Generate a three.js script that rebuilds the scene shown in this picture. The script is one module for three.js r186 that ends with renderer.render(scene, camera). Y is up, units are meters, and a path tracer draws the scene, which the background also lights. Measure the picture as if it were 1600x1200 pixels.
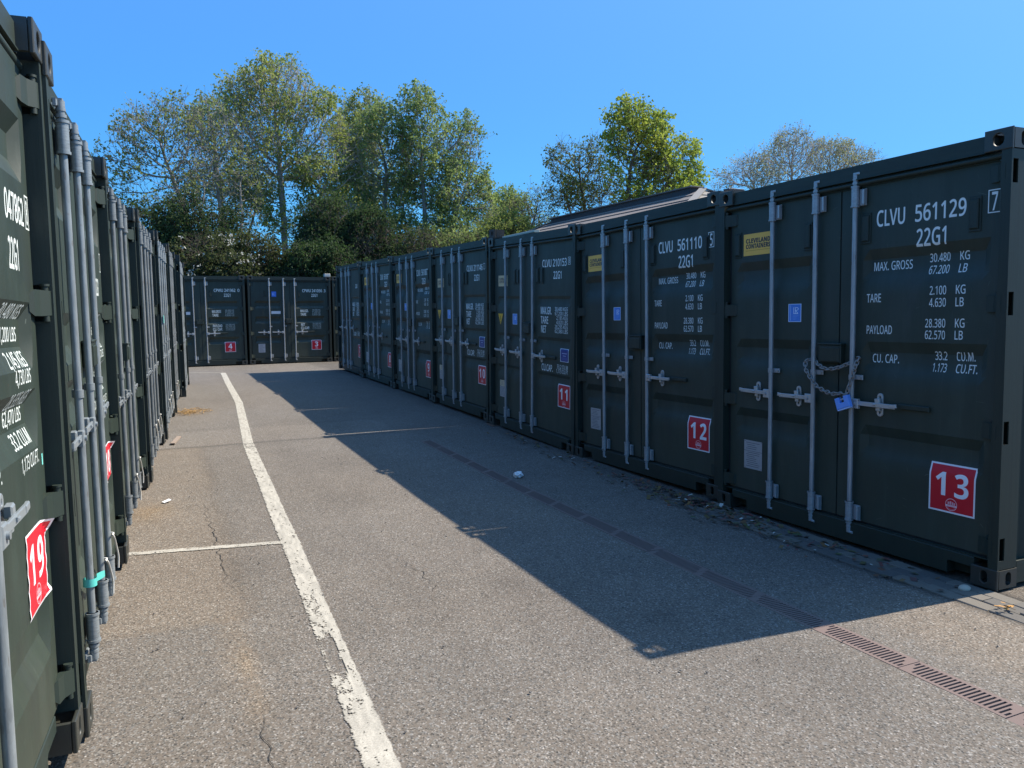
import * as THREE from 'three';
import { mergeGeometries, toCreasedNormals } from 'three/addons/utils/BufferGeometryUtils.js';
import { ImprovedNoise } from 'three/addons/math/ImprovedNoise.js';

// ------------------------------------------------------------------ camera, sky, sun, exposure
const scene = new THREE.Scene();
const camera = new THREE.PerspectiveCamera(51.96, 4 / 3, 0.05, 900);
const CAM = { pitch: 5.60758, roll: -0.50542, yaw: 24.37065 };
{
  const r = Math.PI / 180, p = CAM.pitch * r, ro = CAM.roll * r, ya = CAM.yaw * r;
  const fw = new THREE.Vector3(Math.sin(ya) * Math.cos(p), -Math.sin(p), -Math.cos(ya) * Math.cos(p));
  const rt = new THREE.Vector3(Math.cos(ya), 0, Math.sin(ya));
  const up = new THREE.Vector3().crossVectors(rt, fw);
  const r2 = rt.clone().multiplyScalar(Math.cos(ro)).addScaledVector(up, Math.sin(ro));
  const u2 = up.clone().multiplyScalar(Math.cos(ro)).addScaledVector(rt, -Math.sin(ro));
  camera.quaternion.setFromRotationMatrix(new THREE.Matrix4().makeBasis(r2, u2, fw.clone().negate()));
  camera.position.set(0, 1.62, 0);
}
const renderer = new THREE.WebGLRenderer({ antialias: true });
renderer.setSize(1024, 768);
renderer.toneMapping = THREE.LinearToneMapping;
renderer.toneMappingExposure = 2.08;
renderer.shadowMap.enabled = true;
const SUN = new THREE.Vector3(0.655, 0.755, 0.030).normalize();
const sun = new THREE.DirectionalLight(new THREE.Color().setRGB(1.0, 0.905, 0.765), 4.05);
sun.position.copy(SUN).multiplyScalar(60);
sun.castShadow = true;
sun.shadow.mapSize.set(4096, 4096);
Object.assign(sun.shadow.camera, { left: -45, right: 45, top: 45, bottom: -45, near: 1, far: 140 });
scene.add(sun, sun.target);
{ // clear blue sky: deep overhead, paler towards the horizon and round the sun
  const W = 512, H = 256, d = new Float32Array(W * H * 4), v = new THREE.Vector3();
  const zen = [0.050, 0.150, 0.40], mid = [0.012, 0.125, 0.455], hor = [0.090, 0.37, 0.56];
  for (let j = 0; j < H; j++) for (let i = 0; i < W; i++) {
    const th = ((j + 0.5) / H - 0.5) * Math.PI, ph = ((i + 0.5) / W - 0.5) * 2 * Math.PI;
    v.set(Math.cos(th) * Math.cos(ph), Math.sin(th), Math.cos(th) * Math.sin(ph));
    const e = Math.max(0, v.y), a = Math.exp(-e * 7.0), b = Math.min(1, e / 0.75);
    const ang = Math.acos(THREE.MathUtils.clamp(v.dot(SUN), -1, 1)) * 180 / Math.PI;
    const glow = 1.1 * Math.exp(-ang / 9) + 0.60 * Math.exp(-ang / 30);
    const k = (j * W + i) * 4;
    for (let c = 0; c < 3; c++) {
      const base = (mid[c] * (1 - b) + zen[c] * b) * (1 - a) + hor[c] * a;
      d[k + c] = base * (v.y < 0 ? 0.6 : 1) + glow * [0.42, 0.68, 0.84][c];
    }
    d[k + 3] = 1;
  }
  const sky = new THREE.DataTexture(d, W, H, THREE.RGBAFormat, THREE.FloatType);
  sky.mapping = THREE.EquirectangularReflectionMapping;
  sky.magFilter = sky.minFilter = THREE.LinearFilter; sky.needsUpdate = true;
  scene.background = sky; scene.environment = sky;
}

// ------------------------------------------------------------------ helpers
let seed = 7;
const rnd = () => { seed = (seed * 1664525 + 1013904223) >>> 0; return seed / 4294967296; };
const rr = (a, b) => a + (b - a) * rnd();
const noise = new ImprovedNoise();
const clamp = THREE.MathUtils.clamp, lerp = THREE.MathUtils.lerp;
const sstep = (a, b, x) => { const t = clamp((x - a) / (b - a), 0, 1); return t * t * (3 - 2 * t); };
const used = {};
function numbered(n) { const k = used[n] = (used[n] ?? -1) + 1; return k ? `${n}_${String(k).padStart(3, '0')}` : n; }
function tag(o, label, category, group) { o.userData.label = label; o.userData.category = category; if (group) o.userData.group = group; return o; }
function thing(name, label, category, pos = [0, 0, 0], turn = 0, group) {
  const o = new THREE.Group(); o.name = numbered(name); o.position.set(...pos); o.rotation.y = turn; scene.add(o);
  return tag(o, label, category, group);
}
function part(name, geo, mat, parent) { const m = new THREE.Mesh(geo, mat); m.name = name; parent.add(m); return m; }
function top(name, geo, mat, kind) { const m = new THREE.Mesh(geo, mat); m.name = numbered(name); scene.add(m); if (kind) m.userData.kind = kind; return m; }
const flat = g => { const n = g.index ? g.toNonIndexed() : g; for (const k of Object.keys(n.attributes)) if (!['position', 'normal', 'uv'].includes(k)) n.deleteAttribute(k); return n; };
const merge = list => mergeGeometries(list.map(flat), false);
const box = (w, h, d, x = 0, y = 0, z = 0) => new THREE.BoxGeometry(w, h, d).translate(x, y, z);
const bx = (x0, x1, y0, y1, z0, z1) => box(x1 - x0, y1 - y0, z1 - z0, (x0 + x1) / 2, (y0 + y1) / 2, (z0 + z1) / 2);
const cyl = (r, h, x, y, z, n = 12, r2 = r) => new THREE.CylinderGeometry(r2, r, h, n).translate(x, y, z);
function bevelBox(w, h, d, b = 0.006) {            // box with chamfered edges, centred
  const s = new THREE.Shape(); const x = w / 2 - b, y = h / 2 - b;
  s.moveTo(-x, -y); s.lineTo(x, -y); s.lineTo(x, y); s.lineTo(-x, y); s.closePath();
  return new THREE.ExtrudeGeometry(s, { depth: d - 2 * b, bevelEnabled: true, bevelThickness: b, bevelSize: b, bevelSegments: 1, steps: 1 }).translate(0, 0, -d / 2 + b);
}
const tube = (pts, r, seg = 24, n = 6) => new THREE.TubeGeometry(new THREE.CatmullRomCurve3(pts.map(p => new THREE.Vector3(...p))), seg, r, n, false);
function canvasTex(w, h, draw) {
  const c = document.createElement('canvas'); c.width = w; c.height = h; draw(c.getContext('2d'), w, h);
  const t = new THREE.CanvasTexture(c); t.colorSpace = THREE.SRGBColorSpace; t.anisotropy = 8; return t;
}
const lin = (r, g, b) => new THREE.Color().setRGB(r, g, b);
const mat = (c, rough = 0.6, metal = 0, o = {}) => new THREE.MeshStandardMaterial({ color: Array.isArray(c) ? lin(...c) : c, roughness: rough, metalness: metal, ...o });

// ground height from front to back of the yard (it dips in the middle)
const GZ = [[-400, 0.02], [-30, -0.02], [-24, -0.02], [-20, 0.05], [-17, 0.03], [-14, 0.005], [-11.5, -0.025], [-9, -0.06], [-6.5, -0.075], [-4, -0.05], [-2, -0.015], [3, 0.0], [400, 0.0]];
function gy(z) {
  for (let i = 1; i < GZ.length; i++) if (z <= GZ[i][0]) { const [a, p] = GZ[i - 1], [b, q] = GZ[i]; return lerp(p, q, clamp((z - a) / (b - a), 0, 1)); }
  return 0;
}

const gh = (x, z) => gy(z) + (x > -1.4 && x < 4.6 && z > -26 && z < 0 && !(x > 2.9 && x < 3.2) ? 0.006 * noise.noise(x * 0.9, z * 0.7, 1.3) : 0);   // with slight unevenness

// ------------------------------------------------------------------ ground
const asphaltTex = canvasTex(2048, 2048, (g, w) => {
  g.fillStyle = 'rgb(100,93,85)'; g.fillRect(0, 0, w, w);
  const stone = (n, r0, r1, lo, hi, al) => {
    for (let i = 0; i < n; i++) {
      const x = rnd() * w, y = rnd() * w, r = rr(r0, r1), t = rr(lo, hi) | 0, wm = rr(-2, 12);
      g.fillStyle = `rgba(${t + wm | 0},${t + wm * 0.5 | 0},${t - 2},${al})`;
      for (const dx of x < 8 ? [0, w] : x > w - 8 ? [0, -w] : [0]) for (const dy of y < 8 ? [0, w] : y > w - 8 ? [0, -w] : [0]) {
        g.beginPath(); g.ellipse(x + dx, y + dy, r, r * rr(0.55, 1), rnd() * 3, 0, 7); g.fill();
      }
    }
  };
  stone(90000, 1.2, 3.6, 62, 128, 0.75); stone(60000, 0.8, 2.4, 40, 80, 0.8); stone(70000, 0.9, 2.6, 96, 150, 0.8);
  stone(90000, 0.7, 1.7, 105, 150, 0.75); stone(5000, 0.9, 1.9, 150, 185, 0.7); stone(500, 1.4, 2.4, 175, 205, 0.7); stone(60000, 0.8, 2.0, 38, 66, 0.7); stone(9000, 1.3, 2.5, 130, 165, 0.65); stone(1500, 1.4, 2.4, 160, 190, 0.7);
});
asphaltTex.wrapS = asphaltTex.wrapT = THREE.RepeatWrapping;
const asphaltBump = asphaltTex.clone(); asphaltBump.colorSpace = THREE.NoColorSpace;
const asphaltMat = new THREE.MeshStandardMaterial({ map: asphaltTex, bumpMap: asphaltBump, bumpScale: 0.010, roughness: 0.9, color: lin(1.02, 0.98, 0.925), vertexColors: true });
const DR = { x0: 2.985, x1: 3.135, z0: -9.41, z1: -0.4 };      // slot in the ground for the drain
{
  const lines = (spec, extra) => { const s = new Set(extra); for (const [a, b, d] of spec) for (let i = 0, n = Math.round((b - a) / d); i <= n; i++) s.add(+(a + (b - a) * i / n).toFixed(4)); return [...s].sort((p, q) => p - q); };
  const xs = lines([[-400, -40, 60], [-40, -8, 8], [-8, -1.4, 1.1], [-1.4, 4.6, 0.075], [4.6, 12, 1.2], [12, 60, 8], [60, 400, 70]], [DR.x0, DR.x1]).filter((v, i, a) => !i || v - a[i - 1] > 0.004);
  const zs = lines([[-400, -60, 60], [-60, -26, 5], [-26, -12, 0.14], [-12, -0.5, 0.075], [-0.5, 6, 0.8], [6, 40, 8], [40, 400, 80]], [DR.z0, DR.z1, -10.23, -10.215, -10.19, -10.17, -11.42, -11.4]);
  const pos = [], col = [], uv = [], idx = [];
  const tone = (x, z) => {
    let t = 1 + 0.10 * noise.noise(x * 0.55, z * 0.4, 3.1) + 0.07 * noise.noise(x * 1.7, z * 1.3, 8.2) + 0.07 * noise.noise(x * 5, z * 5, 1.7) + 0.06 * noise.noise(x * 11, z * 9, 4.4);
    let warm = 0.03 * noise.noise(x * 0.8, z * 0.7, 20.5);
    const wob = 0.03 * noise.noise(x * 2, 4.4, 0);
    // trench patch across the yard with a dark joint at its near edge
    if (x < 2.9) {
      const zz = z + wob;
      t *= 1 - 0.36 * Math.exp(-(((zz + 10.2) / 0.045) ** 2));
      t *= 1 + 0.11 * sstep(-11.45, -11.3, zz) * (1 - sstep(-10.3, -10.2, zz));
      t *= 1 - 0.10 * Math.exp(-(((zz + 11.5) / 0.05) ** 2));
    }
    // bay edge wear: the strip along the left containers is paler and sandier
    const lx = x - (0.36 + 0.045 * -z * 0.2 + 0.03 * noise.noise(z, 2, 2));
    if (z < -4.4 && z > -10.2) { warm += 0.05 * (1 - sstep(-0.05, 0.1, lx)); t *= 1 + 0.09 * (1 - sstep(-0.03, 0.04, lx)); t *= 1 - 0.16 * Math.exp(-((lx / 0.05) ** 2)); }
    // sandy streak beside the line, near the camera
    const sx = x - (0.30 + 0.05 * noise.noise(0, z * 1.2, 7));
    const ss = Math.exp(-((sx / 0.045) ** 2)) * sstep(-4.6, -4.2, z) * (1 - sstep(-3.5, -3.0, z)) * (0.45 + 0.9 * Math.max(0, noise.noise(x * 7, z * 3, 5) + 0.3));
    warm += 0.16 * ss; t *= 1 + 0.18 * ss;
    t *= 1 - 0.22 * Math.exp(-((sx / 0.03) ** 2)) * sstep(-3.3, -3.0, z);
    // rust bleeding from the left castings
    const rs = Math.exp(-(((x + 0.12) / 0.2) ** 2 + ((z + 7.2) / 0.35) ** 2)) * (0.7 + 0.6 * noise.noise(x * 6, z * 6, 3));
    warm += 0.20 * Math.max(0, rs);
    const r2 = Math.exp(-(((x - 0.5) / 0.25) ** 2 + ((z + 13.3) / 0.3) ** 2)); warm += 0.13 * r2;
    // dark tyre-polished lane and darker edge against the right row
    t *= 1 - 0.07 * Math.exp(-(((x - 2.2) / 0.35) ** 2));
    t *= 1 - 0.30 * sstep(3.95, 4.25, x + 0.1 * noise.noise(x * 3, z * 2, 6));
    for (const [ox, oz, or, od] of [[1.9, -4.3, 0.16, 0.16], [1.5, -6.9, 0.22, 0.14], [2.4, -3.4, 0.09, 0.2], [1.2, -3.0, 0.12, 0.12], [1.75, -8.6, 0.3, 0.12], [0.5, -5.3, 0.2, 0.12], [2.7, -2.5, 0.14, 0.14]]) t *= 1 - od * Math.exp(-(((x - ox) / or) ** 2 + ((z - oz) / (or * 1.3)) ** 2) * (1 + noise.noise(x * 9, z * 9, 2)));
    t *= 1 - 0.06 * Math.exp(-(((x - 1.35) / 0.12) ** 2));
    // pale dusty corner in front of the last container
    const du = sstep(3.2, 3.5, x) * sstep(-3.6, -2.6, z) * (1 - sstep(-0.5, 1, z)); warm += 0.05 * du; t *= 1 + 0.12 * du;
    if (x > 3.97 && x < 4.35 && z > -5.4 && z < -0.5) t *= 0.3;   // soil in the joints of the block paving
    return [t * (1 + warm), t, t * (1 - 1.3 * warm)];
  };
  for (const z of zs) for (const x of xs) {
    const y = gh(x, z);
    pos.push(x, y, z); uv.push(x / 4.7, z / 4.7);
    const c = Math.abs(x) < 12 && z > -30 && z < 6 ? tone(x, z) : [1, 1, 1];
    col.push(...c);
  }
  const n = xs.length;
  for (let j = 0; j < zs.length - 1; j++) for (let i = 0; i < n - 1; i++) {
    const cx = (xs[i] + xs[i + 1]) / 2, cz = (zs[j] + zs[j + 1]) / 2;
    if (cx > DR.x0 && cx < DR.x1 && cz > DR.z0 && cz < DR.z1) continue;
    const a = j * n + i; idx.push(a, a + n, a + 1, a + 1, a + n, a + n + 1);
  }
  const g = new THREE.BufferGeometry();
  g.setAttribute('position', new THREE.Float32BufferAttribute(pos, 3));
  g.setAttribute('color', new THREE.Float32BufferAttribute(col, 3));
  g.setAttribute('uv', new THREE.Float32BufferAttribute(uv, 2));
  g.setIndex(idx); g.computeVertexNormals();
  top('ground', g, asphaltMat, 'structure');
}
{ // rough grass under the trees, beyond the containers
  const g = new THREE.PlaneGeometry(200, 60, 60, 20).rotateX(-Math.PI / 2).translate(30, 0, -62);
  const p = g.attributes.position; for (let i = 0; i < p.count; i++) p.setY(i, 0.05 + 0.15 * noise.noise(p.getX(i) * 0.1, p.getZ(i) * 0.1, 0) + 0.12);
  g.computeVertexNormals();
  top('grass_verge', g, mat([0.05, 0.075, 0.025], 0.95), 'structure');
}
// painted lines: one long line and two bay lines, worn through in places
function paintStrip(name, pts, width, seedN, wear) {
  const N = pts.length, L = [0]; for (let i = 1; i < N; i++) L.push(L[i - 1] + Math.hypot(pts[i][0] - pts[i - 1][0], pts[i][1] - pts[i - 1][1]));
  const total = L[N - 1], at = s => { let i = 1; while (i < N - 1 && L[i] < s) i++; const t = (s - L[i - 1]) / (L[i] - L[i - 1]); return [lerp(pts[i - 1][0], pts[i][0], t), lerp(pts[i - 1][1], pts[i][1], t), pts[i][0] - pts[i - 1][0], pts[i][1] - pts[i - 1][1]]; };
  const TW = 64, TH = 2048, px = new Uint8Array(TW * TH * 4), full = width * 1.45;
  for (let j = 0; j < TH; j++) for (let i = 0; i < TW; i++) {
    const s = (j + 0.5) / TH * total, t = ((i + 0.5) / TW - 0.5) * full;
    const [x, z] = at(s);
    const jag = 0.010 * noise.noise(s * 18, seedN, 0) + 0.007 * noise.noise(s * 75, seedN, 5) + 0.006 * noise.noise(s * 150, t * 60, 9);
    const jag2 = 0.006 * noise.noise(s * 15, seedN, 30) + 0.005 * noise.noise(s * 80, seedN, 35);
    let a = Math.min(sstep(-width / 2 - 0.002, -width / 2 + 0.003, t + jag), 1 - sstep(width / 2 - 0.003, width / 2 + 0.002, t + jag2));
    const crack = noise.noise(s * 14, t * 38, 40 + seedN) + 0.7 * noise.noise(s * 50, t * 80, 12) + 0.75 * noise.noise(s * 170, t * 120, 3) + 0.5 * noise.noise(s * 110, t * 12, 8);
    a *= 1 - sstep(0.5, 0.62, crack - 0.25 + wear(x, z, t / width, s));
    const k = (j * TW + i) * 4, v = 200 + 22 * noise.noise(s * 9, t * 40, 2) + 30 * noise.noise(s * 190, t * 190, 16) + 16 * noise.noise(s * 90, t * 90, 6) - 26 * Math.max(0, noise.noise(s * 3, t * 9, 77));
    px[k] = v; px[k + 1] = v * 0.965; px[k + 2] = v * 0.89; px[k + 3] = 255 * a;
  }
  const tex = new THREE.DataTexture(px, TW, TH); tex.magFilter = tex.minFilter = THREE.LinearFilter; tex.colorSpace = THREE.SRGBColorSpace; tex.needsUpdate = true;
  const M = Math.ceil(total / 0.12), pos = [], uv = [], idx = [];
  for (let j = 0; j <= M; j++) {
    const s = Math.min(total, total * j / M), [x, z, dx, dz] = at(s), l = Math.hypot(dx, dz), nx = -dz / l, nz = dx / l;
    for (const e of [-1, 1]) { const X = x + nx * e * full / 2, Z = z + nz * e * full / 2; pos.push(X, gh(X, Z) + 0.005, Z); uv.push(e * 0.5 + 0.5, j / M); }
    if (j) { const a = j * 2 - 2; idx.push(a, a + 1, a + 2, a + 1, a + 3, a + 2); }
  }
  const g = new THREE.BufferGeometry(); g.setAttribute('position', new THREE.Float32BufferAttribute(pos, 3)); g.setAttribute('uv', new THREE.Float32BufferAttribute(uv, 2)); g.setIndex(idx); g.computeVertexNormals();
  if (g.attributes.normal.getY(0) < 0) { const ii = g.index.array; for (let i = 0; i < ii.length; i += 3) { const t = ii[i]; ii[i] = ii[i + 1]; ii[i + 1] = t; } g.computeVertexNormals(); }
  return top(name, g, new THREE.MeshStandardMaterial({ map: tex, transparent: true, roughness: 0.85, color: lin(0.66, 0.66, 0.66) }), 'structure');
}
const gap = (z0, z1, z) => sstep(z0 - 0.12, z0, z) * (1 - sstep(z1, z1 + 0.12, z));
const lineWear = (x, z, t) => 1.3 * gap(-3.85, -3.5, z) * (t < 0.16 ? (t < -0.36 ? 0.45 : 1) : 0.05) + 0.45 * gap(-4.5, -3.2, z) * (t < 0.1 ? 1 : 0) + 0.12 * gap(-12, -9, z) + 0.10;
paintStrip('painted_line', [[0.58, -0.9], [0.67, -2.6], [0.825, -5.68]], 0.125, 2.2, lineWear);
paintStrip('painted_line', [[0.825, -5.68], [0.915, -7.9], [1.0, -10.15]], 0.13, 5.6, (x, z) => 0.10 + 0.5 * gap(-10.2, -9.9, z));
paintStrip('painted_line', [[1.0, -10.16], [1.28, -14.27], [1.39, -17.6], [1.52, -20.85]], 0.125, 9.1, () => 0.12);
paintStrip('painted_line', [[-0.5, -6.0], [-0.22, -5.95], [0.3, -5.86], [0.76, -5.77]], 0.075, 12.4, (x) => 0.14 + 0.15 * sstep(0.3, -0.3, x));
paintStrip('painted_line', [[0.3, -21.5], [0.83, -21.33], [1.47, -20.95]], 0.10, 15.2, () => 0.08);

{ // cracks opened along the old paving seam
  const pos = [], idx = []; seed = 4242;
  const crack = (x, z, dz, n, amp, w0) => { for (let i = 0; i <= n; i++) { const w = w0 * (0.4 + 0.9 * rnd()) * Math.sin(Math.PI * (0.04 + 0.92 * i / n)), X = x + amp * noise.noise(i * 0.35, x * 5, z), Z = z + dz * i; pos.push(X - w, gh(X, Z) + 0.004, Z, X + w, gh(X, Z) + 0.004, Z); if (i) { const a = pos.length / 3 - 4; idx.push(a, a + 1, a + 2, a + 1, a + 3, a + 2); } } };
  crack(0.32, -2.2, -0.03, 36, 0.03, 0.0024); crack(0.33, -4.9, -0.04, 60, 0.05, 0.003); crack(1.45, -4.2, -0.03, 30, 0.08, 0.002);
  const g = new THREE.BufferGeometry(); g.setAttribute('position', new THREE.Float32BufferAttribute(pos, 3)); g.setIndex(idx); g.computeVertexNormals();
  top('pavement_crack', g, mat([0.035, 0.033, 0.03], 1, 0, { side: THREE.DoubleSide }), 'structure');
}

// ------------------------------------------------------------------ drain along the right row
const rustIron = mat([0.165, 0.118, 0.102], 0.9, 0, { bumpMap: asphaltBump, bumpScale: 0.001 });
const darkPit = mat([0.018, 0.016, 0.014], 0.95);
{
  const d = thing('drain_channel', 'long drainage channel with rusty slotted iron grates along the right-hand containers', 'drain', [(DR.x0 + DR.x1) / 2, 0, 0]);
  const w = DR.x1 - DR.x0, L = 0.5;
  const s = new THREE.Shape(); s.moveTo(-L / 2 + 0.002, -w / 2 + 0.001); s.lineTo(L / 2 - 0.002, -w / 2 + 0.001); s.lineTo(L / 2 - 0.002, w / 2 - 0.001); s.lineTo(-L / 2 + 0.002, w / 2 - 0.001); s.closePath();
  for (let i = 0; i < 22; i++) {
    const x = -L / 2 + 0.0165 + i * 0.0222, tk = i < 2 ? 2 - i : 0, tl = i > 19 ? i - 19 : 0;
    const y0 = -0.055 + tk * 0.036, y1 = 0.055 - tl * 0.036, hw = 0.0058;
    const h = new THREE.Path(); h.moveTo(x - hw, y0); h.lineTo(x - hw, y1); h.lineTo(x + hw, y1); h.lineTo(x + hw, y0); h.closePath(); s.holes.push(h);
  }
  const gg = new THREE.ExtrudeGeometry(s, { depth: 0.022, bevelEnabled: false }).rotateX(-Math.PI / 2).rotateY(Math.PI / 2);
  for (let k = 0; k * L < DR.z1 - DR.z0 - 0.1; k++) {
    const z = DR.z1 - L / 2 - k * L, m = part('grate', gg, rustIron, d);
    m.position.set(rr(-0.002, 0.002), gy(z) - 0.021 + rr(-0.001, 0.002), z); m.rotation.x = Math.atan2(gy(z - 0.25) - gy(z + 0.25), 0.5) * 1; m.rotation.y = rr(-0.003, 0.003);
  }
  const cg = [];
  for (let z = DR.z1; z > DR.z0 + 0.01; z -= 0.5) { const z1 = Math.max(DR.z0 - 0.01, z - 0.5), t = Math.min(gy(z), gy(z1), gy((z + z1) / 2)) - 0.003; cg.push(bx(-w / 2 - 0.02, -w / 2 - 0.001, -0.32, t, z1, z), bx(w / 2 + 0.001, w / 2 + 0.02, -0.32, t, z1, z), bx(-w / 2, w / 2, -0.32, -0.30, z1, z)); }
  cg.push(bx(-w / 2, w / 2, -0.30, gy(DR.z0) - 0.003, DR.z0 - 0.02, DR.z0 - 0.011), bx(-w / 2, w / 2, -0.30, gy(DR.z1) - 0.003, DR.z1 + 0.001, DR.z1 + 0.01));
  part('channel', merge(cg), darkPit, d);
}
// ------------------------------------------------------------------ block paving by the nearest right-hand container
{
  const p = new THREE.Group(); p.name = 'paving'; p.userData.kind = 'structure'; scene.add(p);
  const geo = bevelBox(0.197, 0.06, 0.097, 0.005);
  const mats = [[0.13, 0.117, 0.098], [0.10, 0.093, 0.082], [0.155, 0.137, 0.11], [0.115, 0.105, 0.09]].map(c => mat(c, 0.9, 0, { bumpMap: asphaltBump, bumpScale: 0.003 }));
  for (let r = 0; r < 3; r++) for (let k = 0; k < 22; k++) {
    const z = -5.2 + k * 0.203 + (r % 2) * 0.1, x = 4.035 + r * 0.101;
    const m = part('paving_block', geo, mats[(rnd() * 4) | 0], p);
    m.rotation.set(rr(-0.015, 0.015), Math.PI / 2 + rr(-0.02, 0.02), rr(-0.015, 0.015)); m.position.set(x, gy(z) - 0.021 + rr(-0.003, 0.004), z);
  }
}

// ------------------------------------------------------------------ shipping containers
const CW = 2.438, CH = 2.591, CD = 6.058;
// paint: dark green, dusty, slightly smeared
const smear = canvasTex(1024, 1024, (g, w) => {
  g.fillStyle = 'rgb(128,128,128)'; g.fillRect(0, 0, w, w);
  for (let i = 0; i < 2600; i++) { const v = rr(90, 170) | 0; g.fillStyle = `rgba(${v},${v},${v},${rr(0.03, 0.10)})`; const a = rnd() * w, b = rnd() * w; g.beginPath(); g.ellipse(a, b, rr(4, 50), rr(20, 160), rr(-0.15, 0.15), 0, 7); g.fill(); }
  for (let i = 0; i < 5000; i++) { const v = rr(70, 190) | 0; g.fillStyle = `rgba(${v},${v},${v},0.12)`; g.beginPath(); g.ellipse(rnd() * w, rnd() * w, rr(0.6, 4), rr(0.6, 6), rnd() * 3, 0, 7); g.fill(); }
}); smear.colorSpace = THREE.NoColorSpace; smear.wrapS = smear.wrapT = THREE.RepeatWrapping;
const PAINT = [0.024, 0.038, 0.027];
const paintProps = { clearcoat: 0.05, clearcoatRoughness: 0.4, roughness: 1.15, roughnessMap: smear, metalness: 0, bumpMap: smear, bumpScale: 0.0012 };
const wearTex = canvasTex(1024, 1024, (g, w) => {   // scuffs, rust spots and dust runs on the steel
  g.fillStyle = 'rgb(238,238,236)'; g.fillRect(0, 0, w, w);
  for (let i = 0; i < 900; i++) { const v = rr(185, 255) | 0; g.fillStyle = `rgba(${v},${v},${v - 4},${rr(0.05, 0.22)})`; g.beginPath(); g.ellipse(rnd() * w, rnd() * w, rr(4, 70), rr(20, 180), rr(-0.2, 0.2), 0, 7); g.fill(); }
  for (let i = 0; i < 260; i++) { const x = rnd() * w, y = rnd() * w; g.fillStyle = `rgba(150,92,58,${rr(0.2, 0.6)})`; g.beginPath(); g.ellipse(x, y, rr(1, 6), rr(1, 7), rnd() * 3, 0, 7); g.fill(); if (rnd() < 0.4) { g.fillStyle = 'rgba(165,115,80,0.16)'; g.fillRect(x - 1.5, y, 3, rr(15, 120)); } }
  for (let i = 0; i < 160; i++) { g.strokeStyle = `rgba(255,255,250,${rr(0.3, 0.9)})`; g.lineWidth = rr(0.6, 1.8); const a = rnd() * w, b = rnd() * w, t = rnd() * 6.3, l = rr(5, 45); g.beginPath(); g.moveTo(a, b); g.lineTo(a + Math.cos(t) * l, b + Math.sin(t) * l); g.stroke(); }
}); wearTex.wrapS = wearTex.wrapT = THREE.RepeatWrapping;
const bodyMats = [0.9, 0.82, 1.0, 0.92].map((k, i) => new THREE.MeshPhysicalMaterial({ color: lin(PAINT[0] * k, PAINT[1] * k, PAINT[2] * k * (1 + 0.05 * i)), map: wearTex, ...paintProps }));
const castMat = new THREE.MeshPhysicalMaterial({ color: lin(0.034, 0.036, 0.028), map: wearTex, ...paintProps, clearcoat: 0.4 });
const zincTex = canvasTex(256, 1024, (g, w, h) => {   // mottled zinc with grease and rust at the ends
  g.fillStyle = 'rgb(232,232,232)'; g.fillRect(0, 0, w, h);
  for (let i = 0; i < 1500; i++) { const v = rr(170, 255) | 0; g.fillStyle = `rgba(${v},${v},${v},${rr(0.08, 0.3)})`; g.beginPath(); g.ellipse(rnd() * w, rnd() * h, rr(3, 34), rr(3, 30), rnd() * 3, 0, 7); g.fill(); }
  for (let i = 0; i < 34; i++) { g.fillStyle = `rgba(125,88,62,${rr(0.08, 0.3)})`; g.beginPath(); g.ellipse(rnd() * w, rnd() * h, rr(2, 14), rr(2, 9), 0, 0, 7); g.fill(); }
});
const galv = new THREE.MeshStandardMaterial({ map: zincTex, color: lin(0.34, 0.375, 0.39), roughness: 0.72, roughnessMap: smear, metalness: 0.25, bumpMap: smear, bumpScale: 0.0006 });
const galvOld = new THREE.MeshStandardMaterial({ map: zincTex, color: lin(0.26, 0.28, 0.285), roughness: 0.85, roughnessMap: smear, metalness: 0.15 });
const galvNew = new THREE.MeshStandardMaterial({ map: zincTex, color: lin(0.46, 0.485, 0.50), roughness: 0.66, roughnessMap: smear, metalness: 0.25, bumpMap: smear, bumpScale: 0.0006 });
const handleMat = new THREE.MeshStandardMaterial({ map: zincTex, color: lin(0.55, 0.56, 0.56), roughness: 0.6, roughnessMap: smear, metalness: 0.3 });
const rubber = mat([0.018, 0.019, 0.02], 0.8);
const SP = s => s[0] * 255 | 0;

const stadium = (cx, cy, w, h, P = THREE.Path) => { const p = new P(), r = w / 2, k = h / 2 - r; p.absarc(cx, cy + k, r, 0, Math.PI, false); p.absarc(cx, cy - k, r, Math.PI, Math.PI * 2, false); p.closePath(); return p; };
const rect = (x0, y0, x1, y1) => { const s = new THREE.Shape(); s.moveTo(x0, y0); s.lineTo(x1, y0); s.lineTo(x1, y1); s.lineTo(x0, y1); s.closePath(); return s; };
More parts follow.
